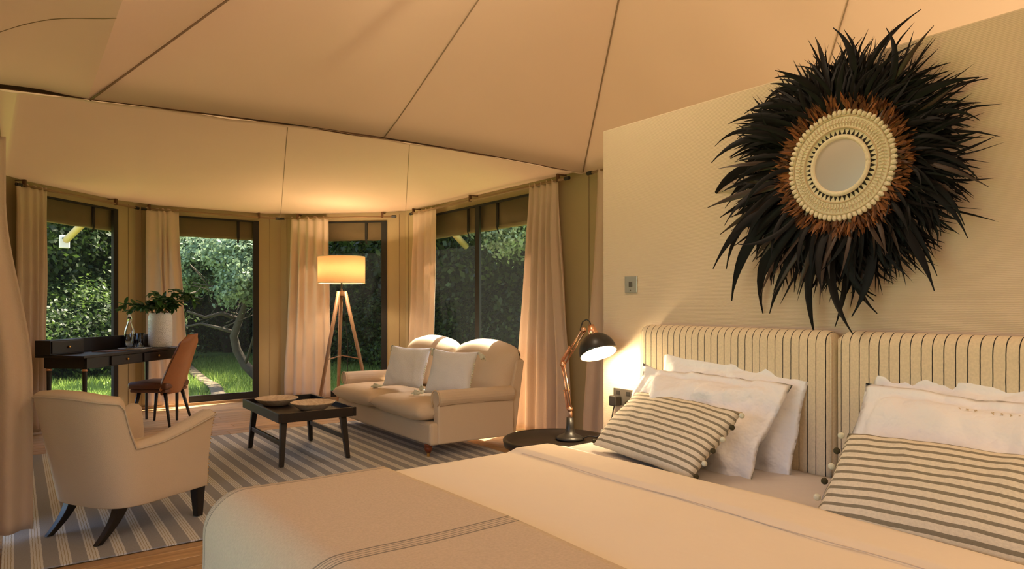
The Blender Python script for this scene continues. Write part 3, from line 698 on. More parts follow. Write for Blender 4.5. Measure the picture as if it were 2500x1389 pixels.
for (x, y) in ((0.085, -0.07), (0.085, -DD + 0.065), (DL - 0.085, -0.07), (DL - 0.085, -DD + 0.065)):
    l_ = MB().tube([(x, y, 0), (x + 0.0, y, 0.02), (x, y, DZ - 0.16), (x, y, DZ - 0.03)], [0.013, 0.014, 0.021, 0.024], 12).build('leg', 'black_metal', dk, smooth=True)
    MB().tube([(x, y, DZ - 0.150), (x, y, DZ - 0.128)], 0.0245, 12).build('collar', 'copper', l_, smooth=True)
# things on the desk
def on_desk(s, d, z=0.0): return (0.14 + 0.7071 * (s + d), 7.69 + 0.7071 * (s - d), DZ + 0.0015 + z)
tr = MB().box((0.0, -0.16, 0), (0.30, 0.0, 0.007)).build('blotter', 'strap_leather', loc=on_desk(0.44, 0.21), rotz=R(45), bevel=0.002)
tag(tr, 'dark leather blotter lying flat on the writing desk', 'blotter')
ty = MB().lathe([(0, 0), (0.135, 0), (0.14, 0.010), (0.136, 0.012), (0.13, 0.006), (0, 0.006)], 36).build('serving_tray', 'nickel', smooth=True, loc=on_desk(0.95, 0.285)); ty.scale = (1.15, 1.0, 1)
tag(ty, 'small metal tray under the water bottle and glasses', 'tray')
bt = thing('bottle', 'clear swing top glass bottle on the writing desk tray', 'bottle', on_desk(0.87, 0.285, 0.0065))
MB().lathe([(0.0, 0.0), (0.046, 0.0), (0.048, 0.006), (0.048, 0.165), (0.044, 0.195), (0.018, 0.275), (0.016, 0.31), (0.02, 0.318), (0.016, 0.33), (0.012, 0.33), (0.012, 0.28), (0.038, 0.195), (0.043, 0.165), (0.043, 0.012), (0.0, 0.010)], 28).build('glass_body', 'clear_glass', bt, smooth=True)
MB().lathe([(0.0, 0.331), (0.015, 0.331), (0.016, 0.345), (0.010, 0.358), (0, 0.36)], 14).build('stopper', 'vase_ceramic', bt, smooth=True)
MB().tube([(0.016, 0, 0.345), (0.024, 0, 0.31), (0.022, 0, 0.285), (-0.022, 0, 0.285), (-0.024, 0, 0.31), (-0.016, 0, 0.345)], 0.0018, 5).build('wire_bail', 'nickel', bt)
gm = MB().lathe([(0, 0), (0.029, 0), (0.033, 0.155), (0.0305, 0.155), (0.027, 0.012), (0, 0.010)], 22).mesh('drinking_glass', 'clear_glass', True)
for p, q_ in (((0.965, 0.335), 'touching the bottle'), ((0.985, 0.24), 'nearer the desk back board'), ((1.045, 0.285), 'nearest the white vase')):
    tag(link('drinking_glass', gm, loc=on_desk(*p, 0.0065)), 'tall clear drinking glass on the desk tray ' + q_, 'glass', 'drinking glasses on the desk tray')
# vase with branches
vz = thing('vase', 'white dimpled ceramic vase holding leafy green branches on the desk', 'vase', on_desk(1.29, 0.332))
MB().lathe([(0, 0), (0.105, 0), (0.114, 0.008), (0.118, 0.04), (0.120, 0.30), (0.116, 0.345), (0.108, 0.358), (0.110, 0.375), (0.104, 0.376), (0.100, 0.35), (0.100, 0.06), (0, 0.06)], 40).build('body', 'vase_ceramic', vz, smooth=True)
dm = MB().ball((0, 0, 0), 0.0055, 6, 4).mesh('dimple', 'vase_ceramic', True)
db = MB()
for r_ in range(20):
    for q in range(44):
        a = 2 * PI * (q + 0.5 * (r_ % 2)) / 44; db.ball((0.1195 * math.cos(a), 0.1195 * math.sin(a), 0.035 + r_ * 0.0135), 0.0042, 5, 3)
db_ = db.build('raised_dots', 'vase_ceramic', vz, smooth=True); db_['kind'] = 'stuff'
rnd = random.Random(12)
lmesh = []
for q in range(3):
    L = 0.075 + 0.012 * q; w = 0.021 + 0.003 * q
    lmesh.append(MB().grid(lambda u, v, L=L, w=w: (L * v, (u - 0.5) * 2 * w * math.sin(PI * min(1, v * 0.93 + 0.05)) ** 0.8, 0.010 * abs(u - 0.5) * 2 - 0.03 * v * v), 2, 6).mesh('leaf', 'branch_leaf', True))
for sidx in range(13):
    a = sidx / 13 * 2 * PI + rnd.uniform(-.2, .2); out = rnd.uniform(0.10, 0.25); up = rnd.uniform(0.08, 0.26)
    # longer branches spread parallel to the window wall
    out *= 1.0 + 0.35 * abs(math.cos(a + R(0)))
    p0 = Vector((0.03 * math.cos(a), 0.03 * math.sin(a), 0.07)); p1 = Vector((0.07 * math.cos(a), 0.07 * math.sin(a), 0.37)); p2 = Vector((out * math.cos(a), out * math.sin(a), 0.37 + up)); p3 = p2 + Vector((0.07 * math.cos(a), 0.07 * math.sin(a), rnd.uniform(-0.09, 0.0)))
    path = [p0, p1, p1.lerp(p2, 0.5) + Vector((0, 0, 0.03)), p2, p3]
    br = MB().tube(path, [0.004, 0.004, 0.003, 0.0025, 0.001], 5).build('branch', 'stem', vz)
    for q in range(21):
        t = rnd.uniform(0.12, 1.0) * 3; i0 = min(2, int(t)); p = path[i0 + 1].lerp(path[i0 + 2], min(1, t - i0)) if i0 < 3 else p3
        d = Vector((math.cos(a + rnd.uniform(-1.9, 1.9)), math.sin(a + rnd.uniform(-1.9, 1.9)), rnd.uniform(-0.55, 0.75)))
        link('leaf', lmesh[q % 3], br, frame(p, d, Vector((-d.y, d.x, rnd.uniform(-.4, .4)))))

# ================================================================== DESK CHAIR (local +x forward)
ch = thing('desk_chair', 'tan leather desk chair with tapered shell back and dark legs', 'chair', (1.27, 8.22, 0.001), R(138))
set_smooth(rbox((-0.20, -0.22, 0.395), (0.24, 0.22, 0.47), 0.03, 'seat', 'seat_leather', ch))
rbox((-0.18, -0.20, 0.36), (0.22, 0.20, 0.3945), 0.01, 'seat_frame', 'seat_leather', ch)
def shellfn(off):
    def fn(u, v):
        a = 2 * u - 1; hw = lerp(0.215, 0.155, sstep(0.2, 1, v)) * (1 - 0.55 * sstep(0.86, 1.0, v)) * (1 - 0.25 * (1 - sstep(0, 0.12, v)))
        y = hw * a; x = -0.175 - 0.225 * v ** 1.1 + 0.075 * a * a * (1 - 0.3 * v) - off; z = 0.345 + 0.635 * v - 0.01 * a * a
        return (x, y, z)
    return fn
bk = MB().grid(shellfn(0), 18, 28).build('backrest', 'tan_leather', ch, smooth=True, solid=0.032, bevel=0.01)
MB().tube([shellfn(0.012)(u, v) for (u, v) in [(0, q / 14) for q in range(15)] + [(q / 8, 1.0) for q in range(1, 8)] + [(1, 1 - q / 14) for q in range(15)]], 0.006, 6).build('piping', 'seat_leather', bk, smooth=True)
for sx, sy in ((-1, -1), (-1, 1), (1, -1), (1, 1)):
    MB().tube([(sx * 0.21 + (-0.02 if sx < 0 else 0.0), sy * 0.2, 0), (sx * 0.145, sy * 0.15, 0.365)], [0.012, 0.021], 10).build('leg', 'ebony_leg', ch, smooth=True)

# ================================================================== TRIPOD FLOOR LAMP
lp = thing('floor_lamp', 'tripod floor lamp with glowing cream drum shade behind the sofa', 'lamp', (3.27, 8.10, 0.001))
rO = 0.285
sh = MB().lathe([(rO, 1.555), (rO, 1.885)], 48); sh.f = [f for f in sh.f if len(f) == 4]
shd = sh.build('shade', 'shade_linen', lp, smooth=True, solid=0.004)
for z in (1.557, 1.883):
    MB().tube([(rO * math.cos(2 * PI * q / 40), rO * math.sin(2 * PI * q / 40), z) for q in range(41)], 0.005, 6).build('shade_ring', 'shade_inside', shd, smooth=True)
MB().tube([(0, 0, 1.44), (0, 0, 1.66)], 0.012, 10).build('stem', 'black_metal', lp, smooth=True)
MB().tube([(rO - 0.003, 0, 1.80), (0, 0, 1.66), (-(rO - 0.003) / 2, 0.86 * rO, 1.80)], 0.003, 5).build('shade_spider', 'black_metal', lp)
MB().lathe([(0, 1.645), (0.018, 1.65), (0.035, 1.70), (0.028, 1.735), (0, 1.75)], 14).build('bulb', 'bulb_floor', lp, smooth=True)
MB().lathe([(0, 1.40), (0.05, 1.40), (0.055, 1.42), (0.05, 1.46), (0, 1.46)], 16).build('leg_hub', 'tripod_wood', lp)
for a in (R(200), R(318), R(75)):
    ca, sa = math.cos(a), math.sin(a)
    MB().tube([(0.38 * ca, 0.38 * sa, 0.0), (0.045 * ca, 0.045 * sa, 1.45)], [0.021, 0.026], 8).build('leg', 'tripod_wood', lp, smooth=True)
    MB().tube([(0.245 * ca, 0.245 * sa, 0.62), (0, 0, 0.66)], 0.008, 6).build('spreader', 'tripod_wood', lp)
MB().tube([(0.0, 0, 1.43), (0.03, -0.02, 1.2), (0.06, -0.05, 0.8), (0.10, 0.05, 0.3), (0.2, 0.15, 0.01)], 0.004, 6).build('cord', 'black_metal', lp)
point('floor_lamp_light', (3.27, 8.10, 1.72), 27, WARM, 0.05)

# ================================================================== BED
bed = thing('bed', 'wide upholstered bed base with mattress under the bedspread', 'bed', (1.48, 1.35, 0))
MB().box((-0.90, -0.96, 0.10), (0.96, 0.96, 0.36)).build('base', 'ivory_linen', bed, bevel=0.02)
MB().box((-0.93, -0.975, 0.3605), (0.960, 0.975, 0.648)).build('mattress', 'sheet_grey', bed, bevel=0.06, seg=4)
for x in (-0.82, 0.88):
    for y in (-0.88, 0.88): MB().tube([(x, y, 0.001), (x, y, 0.11)], [0.025, 0.032], 12).build('leg', 'ebony_leg', bed)
MB().grid(lambda u, v: (lerp(0.36, 0.962, u), lerp(-0.985, 0.985, v), 0.656 + 0.006 * nz(u * 4, v * 7) + 0.006 * math.sin(9 * u + 3 * v) * 0.3), 20, 40).build('fitted_sheet', 'sheet_grey', bed, smooth=True, solid=0.006)
def drape(x0, xe, y0, y1, top, r, hang, bulge=None, seed=0, nu=70, nv=80, e0=None):
    """cloth lying on a block whose foot edge is x0 and sides y0,y1; xe = edge towards the headboard"""
    e0 = hang if e0 is None else e0
    xa = x0 + r; ya = y0 + r; yb = y1 - r
    def fn(u, v):
        px = lerp(xa - e0, xe, u); py = lerp(ya - hang, yb + hang, v)
        dx = max(0, xa - px); dy = (py - yb) if py > yb else (py - ya if py < ya else 0)
        bx = max(px, xa); by = min(max(py, ya), yb); d = math.hypot(dx, dy)
        if d < 1e-9: q = 0; drop = 0; ox = oy = 0
        else:
            a = d / r
            if a < PI / 2: h = r * math.sin(a); drop = r * (1 - math.cos(a))
            else: h = r + 0.03 * sstep(0, 0.5, d - r * PI / 2) * (0.4 + nz(px * 3 + py * 3, 1, seed)); drop = r + d - r * PI / 2
            ox = -dx / d * h; oy = dy / d * h
        z = top - drop
        if bulge: z += bulge(bx, by) * max(0, 1 - d / 0.15)
        z += 0.004 * nz(bx * 3, by * 3, seed)
        return (bx + ox, by + oy, max(z, 0.04))
    return MB().grid(fn, nu, nv)
def bz(x, y):   # the bedspread swells over the duvet and is folded back near the pillows
    b_ = 0.012 * math.sin(PI * max(0, min(1, (y - 0.35) / 2.0))) + 0.006 * nz(x * 2.2, y * 2.2, 4)
    b_ += 0.016 * sstep(1.655, 1.675, x + 0.03 * nz(y * 2, 0.3)) 
    b_ -= 0.022 * sstep(1.85, 1.90, x)
    return b_
bs = drape(0.50, 1.905, 0.345, 2.375, 0.682, 0.10, 0.52, bz, 2, 110, 80).build('bedspread', 'bedspread_cloth', smooth=True, solid=0.008)
tag(bs, 'cream bedspread spread smooth over the bed and folded back near the pillows', 'bedspread')
MB().tube([(1.652 - 0.03 * nz(y * 2, 0.3), y, 0.691 + bz(1.60, y)) for y in [0.50 + 1.72 * q / 50 for q in range(51)]], 0.0014, 5).build('hem_stitch', 'piping', bs)
ts = MB().grid(lambda u, v: (lerp(1.86, 1.955, u) + 0.012 * nz(v * 6, 3), lerp(0.40, 2.30, v), 0.672 + 0.004 * math.sin(PI * u)), 6, 40).build('lit_fold_edge', 'fold_highlight', bed, smooth=True, solid=0.006)  # white strip painted in as the lamplit fold along the bedspread edge
ts.matrix_local = bed.matrix_local.inverted() if False else Matrix.Translation((-1.48, -1.35, 0))
th = drape(0.475, 1.085, 0.32, 2.40, 0.703, 0.125, 0.46, lambda x, y: 0.014 * math.sin(PI * max(0, min(1, (y - 0.35) / 2.0))), 7, 60, 80, e0=0.56).build('throw_blanket', 'throw_cloth', smooth=True, solid=0.008)
tag(th, 'tan throw blanket with grey border lines across the foot of the bed', 'blanket')
# headboards
def headboard(yc, label, w):
    o = MB().box((-0.055, -w / 2, 0), (0.055, w / 2, 0.63)).build('headboard', 'headboard_stripe', bevel=0.05, seg=6, loc=(2.502, yc, 0.57)); set_smooth(o); tag(o, label, 'headboard', 'striped headboards')
    MB().tube([(-0.036, -w / 2 + 0.012, 0.03), (-0.036, -w / 2 + 0.012, 0.60), (-0.02, -w / 2 + 0.03, 0.618), (-0.02, w / 2 - 0.03, 0.618), (-0.036, w / 2 - 0.012, 0.60), (-0.036, w / 2 - 0.012, 0.03)], 0.004, 6).build('piping', 'headboard_stripe', o, smooth=True)
    return o
headboard(1.845, 'striped upholstered headboard panel beside the reading lamp', 0.985)
headboard(0.853, 'striped upholstered headboard panel behind the pillows away from the reading lamp', 0.985)

# pillows: width along -y (left to right as seen from the bed foot)
def bed_pillow(name, c, xdir, ydir, w, h, T, label, seed, cat, flange=0.045, m='pillow_cotton', wr=0.012, group=None, pull=0.04):
    o = pillow(w, h, T, 34, pull, flange=flange, wr=wr, seed=seed, power=0.42).build(name, m, smooth=True, weld=True); o.matrix_world = frame(c, xdir, ydir); tag(o, label, cat, group); return o
LEAN = (0.30, 0.0, 0.40)
bed_pillow('pillow', (2.392, 1.80, 0.852), (0.02, -1, -0.03), (0.13, 0, 0.40), 0.72, 0.43, 0.10, 'white pillow standing against the headboard beside the reading lamp', 41, 'pillow', group=None)
bed_pillow('pillow', (2.262, 1.85, 0.825), (0.03, -1, -0.04), (0.24, 0.02, 0.37), 0.72, 0.43, 0.15, 'rumpled white pillow leaning behind the striped cushion beside the reading lamp', 52, 'pillow', wr=0.022)
bed_pillow('pillow', (2.392, 0.84, 0.855), (0.0, -1, 0.0), (0.13, 0, 0.40), 0.72, 0.43, 0.10, 'white pillow standing against the headboard away from the reading lamp', 63, 'pillow')
pr = bed_pillow('pillow', (2.24, 0.81, 0.832), (-0.03, -1, -0.03), (0.25, 0.0, 0.37), 0.78, 0.45, 0.16, 'plump white embroidered pillow leaning behind the larger looking striped cushion', 74, 'pillow', wr=0.012)
pr['label'] = 'plump white pillow with small embroidered marks leaning away from the reading lamp'
# tiny stitched lettering, too small to read in the photograph
em = MB(); rg = random.Random(3)
for q in range(9):
    if q == 4: continue
    x = -0.085 + q * 0.022
    for k_ in range(3): 
        a = rg.random() * 3; em.tube([(x + 0.004 * math.cos(a), 0.150 + 0.005 * math.sin(a), 0.050), (x - 0.004 * math.cos(a + k_), 0.150 - 0.005 * math.sin(a + k_), 0.050)], 0.0011, 4)
em.build('embroidery', 'cowrie_line', pr)
def lumbar(c, xd, yd, label, seed, w=0.66):
    o = pillow(w, 0.325, 0.125, 30, 0.03, wr=0.004, seed=seed, power=0.42).build('striped_cushion', 'cushion_stripe', smooth=True, weld=True); o.matrix_world = frame(c, xd, yd); tag(o, label, 'cushion')
    for sx in (-1, 1):
        for q in range(6):
            y = -0.145 + 0.29 * q / 5; x = sx * (w / 2 * (1 - 0.03 * (1 - (y / 0.1625) ** 2)) + 0.014)
            MB().ball((x, y, 0.002 * (q % 3)), 0.0105, 10, 6).build('pompom', 'black_frame' if q % 2 == 0 and False else ('pompom_olive' if q % 2 == 0 else 'tassel'), o, smooth=True)
    return o
mat('pompom_olive', (0.07, 0.06, 0.03), 0.95, bump=0.4, bscale=200)
lumbar((2.112, 1.88, 0.79), (-0.13, -0.64, 0.0), (0.22, -0.02, 0.205), 'olive and cream striped cushion with pompoms beside the reading lamp', 81)
lumbar((1.995, 0.765, 0.79), (0.05, -0.66, 0.0), (0.22, 0.02, 0.205), 'olive and cream striped cushion with pompoms leaning away from the reading lamp', 82)

# ================================================================== BEDSIDE TABLE AND READING LAMP
st = thing('side_table', 'round dark tray table beside the bed under the reading lamp', 'table', (2.275, 2.73, 0.001))
MB().lathe([(0, 0.555), (0.262, 0.555), (0.278, 0.565), (0.284, 0.595), (0.276, 0.603), (0.262, 0.598), (0.250, 0.575), (0, 0.572)], 56).build('tray_top', 'dark_wood', st, smooth=True)
for z_ in (0.10, 0.19): MB().tube([(z_ * math.cos(2 * PI * q / 48), z_ * math.sin(2 * PI * q / 48), 0.5705) for q in range(49)], 0.003, 5).build('turned_ring', 'dark_wood', st, smooth=True)
for q in range(3):
    a = q * 2 * PI / 3 + 0.4; MB().tube([(0.20 * math.cos(a), 0.20 * math.sin(a), 0), (0.13 * math.cos(a), 0.13 * math.sin(a), 0.56)], [0.013, 0.018], 8).build('leg', 'dark_wood', st, smooth=True)
rl = thing('reading_lamp', 'copper anglepoise reading lamp with black dome shade on the tray table', 'lamp', (2.40, 2.775, 0.577))
Lb = Vector((2.40, 2.775, 0.577))
def rel(x, y, z): return Vector((x, y, z)) - Lb
MB().lathe([(0, 0.0), (0.075, 0.0), (0.078, 0.008), (0.06, 0.018), (0.03, 0.03), (0.021, 0.06), (0.019, 0.115), (0.0, 0.115)], 28).build('base', 'black_metal', rl, smooth=True)
pj = Vector((0.0, 0, 0.16)); el = rel(2.385, 2.815, 0.975); hd = rel(2.372, 2.635, 1.165)
MB().tube([(0, 0, 0.10), (0.003, -0.003, 0.135), pj], [0.012, 0.010, 0.010], 10).build('socket_joint', 'copper', rl, smooth=True)
MB().ball(pj, 0.016, 12, 8).build('joint_knob', 'copper', rl, smooth=True)
sidev = Vector((0.35, 0.0, 0.94)).normalized()
def arm2(a, b, name):
    d = (b - a).normalized(); p = d.cross(Vector((1, 0, 0))).normalized() * 0.011
    ar_ = MB().tube([a + p, b + p], 0.0048, 7).tube([a - p, b - p], 0.0048, 7).build(name, 'copper', rl, smooth=True)
    pts = []; e_ = a + (b - a) * 0.42
    for q in range(90):
        t = q / 89; c = a.lerp(e_, t) + p * 2.0; pts.append(c + Vector((math.cos(q * 1.25), math.sin(q * 1.25) * 0.6, math.sin(q * 1.25) * 0.6)) * 0.0055)
    MB().tube(pts, 0.0014, 4).build('spring', 'copper', ar_)
    MB().tube([e_ - p * 1.6, e_ + p * 2.8], 0.004, 6).build('spring_bar', 'copper', ar_)
arm2(pj, el, 'lower_arm'); arm2(el, hd, 'upper_arm')
MB().ball(el, 0.018, 12, 8).build('elbow', 'copper', rl, smooth=True)
MB().ball(hd, 0.015, 12, 8).build('head_joint', 'copper', rl, smooth=True)
ax = Vector((-0.10, -0.52, -1.0)).normalized()            # where the shade points
hc = rel(2.405, 2.575, 1.085)
ux = ax.cross(Vector((0, 1, 0))).normalized(); uy = ax.cross(ux)
HM = Matrix(((ux.x, uy.x, ax.x, hc.x), (ux.y, uy.y, ax.y, hc.y), (ux.z, uy.z, ax.z, hc.z), (0, 0, 0, 1)))
def dome(r0): return [(r0 * math.sin(a), 0.035 - (r0 + 0.0) * math.cos(a) * 1.05) for a in [R(16 + 74 * q / 14) for q in range(15)]] + [(r0 * 1.0, 0.045)]
d_ = MB().lathe(dome(0.096), 40); d_.f = [f for f in d_.f if len(f) == 4]
hs = d_.xform(HM).build('shade', 'black_metal', rl, smooth=True, solid=0.002)
d2 = MB().lathe(dome(0.0925), 40); d2.f = [f for f in d2.f if len(f) == 4]
d2.xform(HM).build('reflector', 'lamp_reflector', hs, smooth=True)
MB().lathe([(0.030, -0.056), (0.023, -0.092), (0.018, -0.115), (0, -0.116)], 18).xform(HM).build('shade_neck', 'copper', hs, smooth=True)
for q in range(6):
    a = q * PI / 3; MB().tube([HM @ Vector((0.028 * math.cos(a), 0.028 * math.sin(a), -0.058)), HM @ Vector((0.016 * math.cos(a), 0.016 * math.sin(a), -0.106))], 0.003, 5).build('neck_rib', 'copper', hs)
MB().ball(HM @ Vector((0, 0, 0.012)), 0.024, 14, 8).build('bulb', 'bulb_reading', rl, smooth=True)
tp = HM @ Vector((0, 0, -0.116))
MB().tube([tp, tp + Vector((-0.004, 0.004, 0.022)), tp + Vector((-0.012, 0.02, 0.032)), tp + Vector((-0.02, 0.04, 0.02)), tp + Vector((-0.025, 0.05, -0.012)), hd + Vector((-0.012, 0.012, 0.0))], 0.0035, 7).build('head_cord', 'black_metal', rl, smooth=True)
point('reading_lamp_light', Lb + (HM @ Vector((0, 0, 0.05))), 4.2, (1.0, 0.76, 0.45), 0.05)
# socket, plug and cord, switch on the partition
sk_ = thing('power_socket', 'steel double power socket on the partition above the striped cushion', 'socket', (2.5598, 2.53, 0.815))
MB().box((-0.008, -0.073, -0.043), (-0.0002, 0.073, 0.043)).build('plate', 'socket_steel', sk_, bevel=0.002)
for y in (-0.036, 0.036):
    MB().box((-0.0105, y - 0.013, 0.012), (-0.0081, y + 0.013, 0.032)).build('rocker', 'black_metal', sk_)
for z_ in (-0.02,):
    for y, w_ in ((-0.036, 0.004), (-0.050, 0.006), (-0.022, 0.006)): MB().box((-0.009, y - w_ / 2, z_ - 0.004), (-0.0081, y + w_ / 2, z_ + 0.004)).build('pin_hole', 'black_frame', sk_)
pg = thing('plug', 'black mains plug with cord running to the reading lamp', 'plug', (2.551, 2.568, 0.795))
MB().box((-0.042, -0.026, -0.027), (-0.0005, 0.026, 0.027)).build('body', 'black_metal', pg, bevel=0.006)
pp = [(-0.026, 0, -0.026), (-0.03, 0.006, -0.06), (-0.035, 0.014, -0.11), (-0.05, 0.04, -0.16), (-0.08, 0.075, -0.195), (-0.10, 0.11, -0.192), (-0.125, 0.15, -0.2125)]
MB().tube(pp, 0.0036, 7).build('cord', 'black_metal', pg, smooth=True)
sw = thing('light_switch', 'small square nickel light switch on the partition wall', 'light switch', (2.5598, 2.478, 1.40))
MB().box((-0.007, -0.043, -0.043), (-0.0002, 0.043, 0.043)).build('plate', 'nickel', sw, bevel=0.002)
MB().box((-0.012, -0.009, -0.013), (-0.0072, 0.009, 0.013)).build('rocker', 'socket_steel', sw, bevel=0.001)
for z_ in (-0.03,): MB().ball((-0.0075, 0, z_), 0.003, 8, 4).build('screw', 'socket_steel', sw)

# ================================================================== FEATHER MIRROR
mr = thing('feather_mirror', 'round shell edged mirror with wide ruff of black feathers on partition', 'mirror')
mr.matrix_world = frame((2.559, 1.32, 1.808), (0, -1, 0), (0, 0, 1))     # local x right, y up, z out of the wall
rf = random.Random(77)
def feather_mesh(L, w, curl, droop, m, tipw=0.25, n=9):
    def fn(u, v):
        a = 2 * u - 1; ang = curl * v; x = L * (math.sin(ang) / curl if abs(curl) > 1e-3 else v); y = L * ((1 - math.cos(ang)) / curl if abs(curl) > 1e-3 else 0)
        hw = w * (0.25 + 0.75 * sstep(0, 0.35, v)) * (1 - sstep(0.55, 1.0, v) * (1 - tipw * 0.3)) ** 0.8
        px = -math.sin(ang) * a * hw; py = math.cos(ang) * a * hw
        z = -droop * v * v * L + 0.25 * hw * (1 - abs(a)) + 0.03 * L * math.sin(PI * v)
        return (x + px, y + py, z)
    return MB().grid(fn, 2, n).mesh('feather', m, True)
FM = {}
for sg in (-1, 1):
    for kc in range(4):
        for q in range(3):
            curl = sg * (0.35 + 0.6 * kc + rf.uniform(-0.15, 0.15))
            FM.setdefault((sg, kc), []).append(feather_mesh(1.0, rf.uniform(0.024, 0.042), curl, rf.uniform(0.0, 0.25), 'feather_brown' if (q + kc) % 7 == 0 else 'feather_black', n=11))
# backing pad
MB().lathe([(0, 0.002), (0.27, 0.002), (0.27, 0.02), (0.20, 0.06), (0, 0.065)], 40).build('backing', 'mirror_dark', mr)
def reach(th): return 0.455 - 0.06 * math.cos(th) - 0.012 * math.sin(th)
def put(th, r0, z, tilt, roll, L):
    # the free ends hang over: sideways feathers bend down, top ones flop either way
    c = math.cos(th); sg = (-1 if c > 0 else 1) if rf.random() < 0.5 + 0.35 * abs(c) else rf.choice((-1, 1)); kc = min(3, int(abs(rf.gauss(0.9 + 1.3 * max(0, 0.2 + math.sin(th) * 0.8), 0.8))))
    a = th + sg * -0.24 * kc + rf.uniform(-0.30, 0.30)
    d = (Vector((math.cos(a), math.sin(a) - 0.10, 0)).normalized() + Vector((0, 0, tilt))).normalized()
    p = Vector((r0 * math.cos(th), r0 * math.sin(th), z)); s = Vector((-d.y, d.x, 0)) + Vector((0, 0, roll))
    link('feather', rf.choice(FM[(sg, kc)]), mr, frame(p, d, s) @ Matrix.Diagonal((L, L * rf.uniform(0.8, 1.25) if kc < 2 else L, L, 1)))
for layer, (num, r0, z, tilt, f) in enumerate(((92, 0.24, 0.028, 0.10, 1.0), (88, 0.20, 0.05, 0.22, 0.96), (74, 0.175, 0.075, 0.32, 0.86))):
    for q in range(num):
        th = 2 * PI * (q + rf.random()) / num; L = (reach(th) * f * rf.uniform(0.86, 1.08) - r0) * 1.12
        put(th, r0 + rf.uniform(-0.02, 0.03), z + rf.uniform(0, 0.02), tilt + rf.uniform(-0.08, 0.10), rf.uniform(-0.5, 0.5), L)
for q in range(30):
    th = 2 * PI * (q + rf.random()) / 30
    put(th, 0.22, 0.05 + rf.uniform(0, 0.03), 0.10 + rf.uniform(-0.03, 0.12), rf.uniform(-0.4, 0.4), (reach(th) * rf.uniform(1.10, 1.25) - 0.2) * 1.1)
# dense under-feathers that cannot be told apart
ub = MB()
for q in range(1500):
    th = rf.uniform(0, 2 * PI); r0 = rf.uniform(0.20, 0.33) * reach(th) / 0.5; L = rf.uniform(0.10, 0.22) * (1 if rf.random() < 0.8 else 1.3); w = rf.uniform(0.003, 0.007); a = th + rf.uniform(-0.35, 0.35); tl = rf.uniform(0.0, 0.30); bend = rf.uniform(-0.5, 0.5) - 0.25 * math.cos(th)
    p = Vector((r0 * math.cos(th), r0 * math.sin(th), 0.025 + 0.055 * max(0, 1 - (r0 - .18) / .16) + rf.uniform(0, .015))); ro = rf.uniform(-.7, .7); vs = []
    for k_ in range(5):
        d = Vector((math.cos(a), math.sin(a), tl)).normalized(); sd_ = Vector((-d.y, d.x, ro)).normalized(); ww = w * (0.5, 1.0, 1.0, 0.7, 0.05)[k_]
        vs += [p - sd_ * ww, p + sd_ * ww]; p = p + d * L / 4; a += bend / 4 * 2; tl -= 0.12; p.z = max(p.z, 0.006)
    ub.add(vs, [(2 * k_, 2 * k_ + 1, 2 * k_ + 3, 2 * k_ + 2) for k_ in range(4)])
ub.build('under_feathers', 'feather_black', mr)['kind'] = 'stuff'
rb = MB()
for q in range(1300):
    th = rf.uniform(0, 2 * PI); r0 = rf.uniform(0.185, 0.228); L = rf.uniform(0.03, 0.062); w = rf.uniform(0.0025, 0.006); d = Vector((math.cos(th + rf.uniform(-.6, .6)), math.sin(th + rf.uniform(-.6, .6)), rf.uniform(-0.1, 0.6))).normalized(); sd_ = Vector((-d.y, d.x, rf.uniform(-.8, .8))).normalized()
    p = Vector((r0 * math.cos(th), r0 * math.sin(th), 0.088 + rf.uniform(0, .03))); e = p + d * L; mdl = p + d * L * .6
    rb.add([p - sd_ * w * .4, p + sd_ * w * .4, mdl + sd_ * w, e, mdl - sd_ * w], [(0, 1, 2, 4), (4, 2, 3)])
rb.build('rust_feathers', 'feather_rust', mr)['kind'] = 'stuff'
MB().lathe([(0.15, 0.085), (0.222, 0.085), (0.222, 0.094), (0.15, 0.1)], 48).build('fluff', 'feather_white', mr)
ZR = 0.105
MB().lathe([(0.0, ZR - 0.01), (0.197, ZR - 0.01), (0.198, ZR + 0.004), (0.175, ZR + 0.010), (0.135, ZR + 0.012), (0.134, ZR + 0.005), (0, ZR + 0.005)], 72).build('shell_band', 'cowrie', mr, smooth=False)
shm = MB().ball((0, 0, 0), 0.0105, 8, 6, (1.25, 0.88, 0.8)).mesh('shell', 'cowrie', True)
for q in range(64):
    a = 2 * PI * q / 64; link('shell', shm, mr, Matrix.Translation((0.193 * math.cos(a), 0.193 * math.sin(a), ZR + 0.008)) @ Matrix.Rotation(a, 4, 'Z'))
def ring(r, rad, z, name, m): MB().tube([(r * math.cos(2 * PI * q / 72), r * math.sin(2 * PI * q / 72), z) for q in range(73)], rad, 6).build(name, m, mr, smooth=True)
ring(0.180, 0.0018, ZR + 0.012, 'groove_line', 'cowrie_line'); ring(0.137, 0.003, ZR + 0.013, 'groove_line', 'cowrie_line')
kb = MB()
for q in range(84):
    a = 2 * PI * q / 84; b_ = a + 0.02; kb.tube([(0.143 * math.cos(a), 0.143 * math.sin(a), ZR + 0.0125), (0.160 * math.cos(b_), 0.160 * math.sin(b_), ZR + 0.0145), (0.172 * math.cos(a), 0.172 * math.sin(a), ZR + 0.0125)], 0.0014, 4)
kb.build('knot_stitches', 'cowrie_line', mr)
kn = MB()
for q in range(84):
    a = 2 * PI * (q + 0.5) / 84; kn.ball((0.157 * math.cos(a), 0.157 * math.sin(a), ZR + 0.012), 0.0045, 6, 4, (1, 1, 0.7))
kn.build('knots', 'cowrie', mr, smooth=True)
MB().lathe([(0.108, ZR + 0.0055), (0.134, ZR + 0.0055), (0.134, ZR + 0.0065), (0.108, ZR + 0.0065)], 72).build('triangle_ground', 'cowrie', mr)
tm = MB()
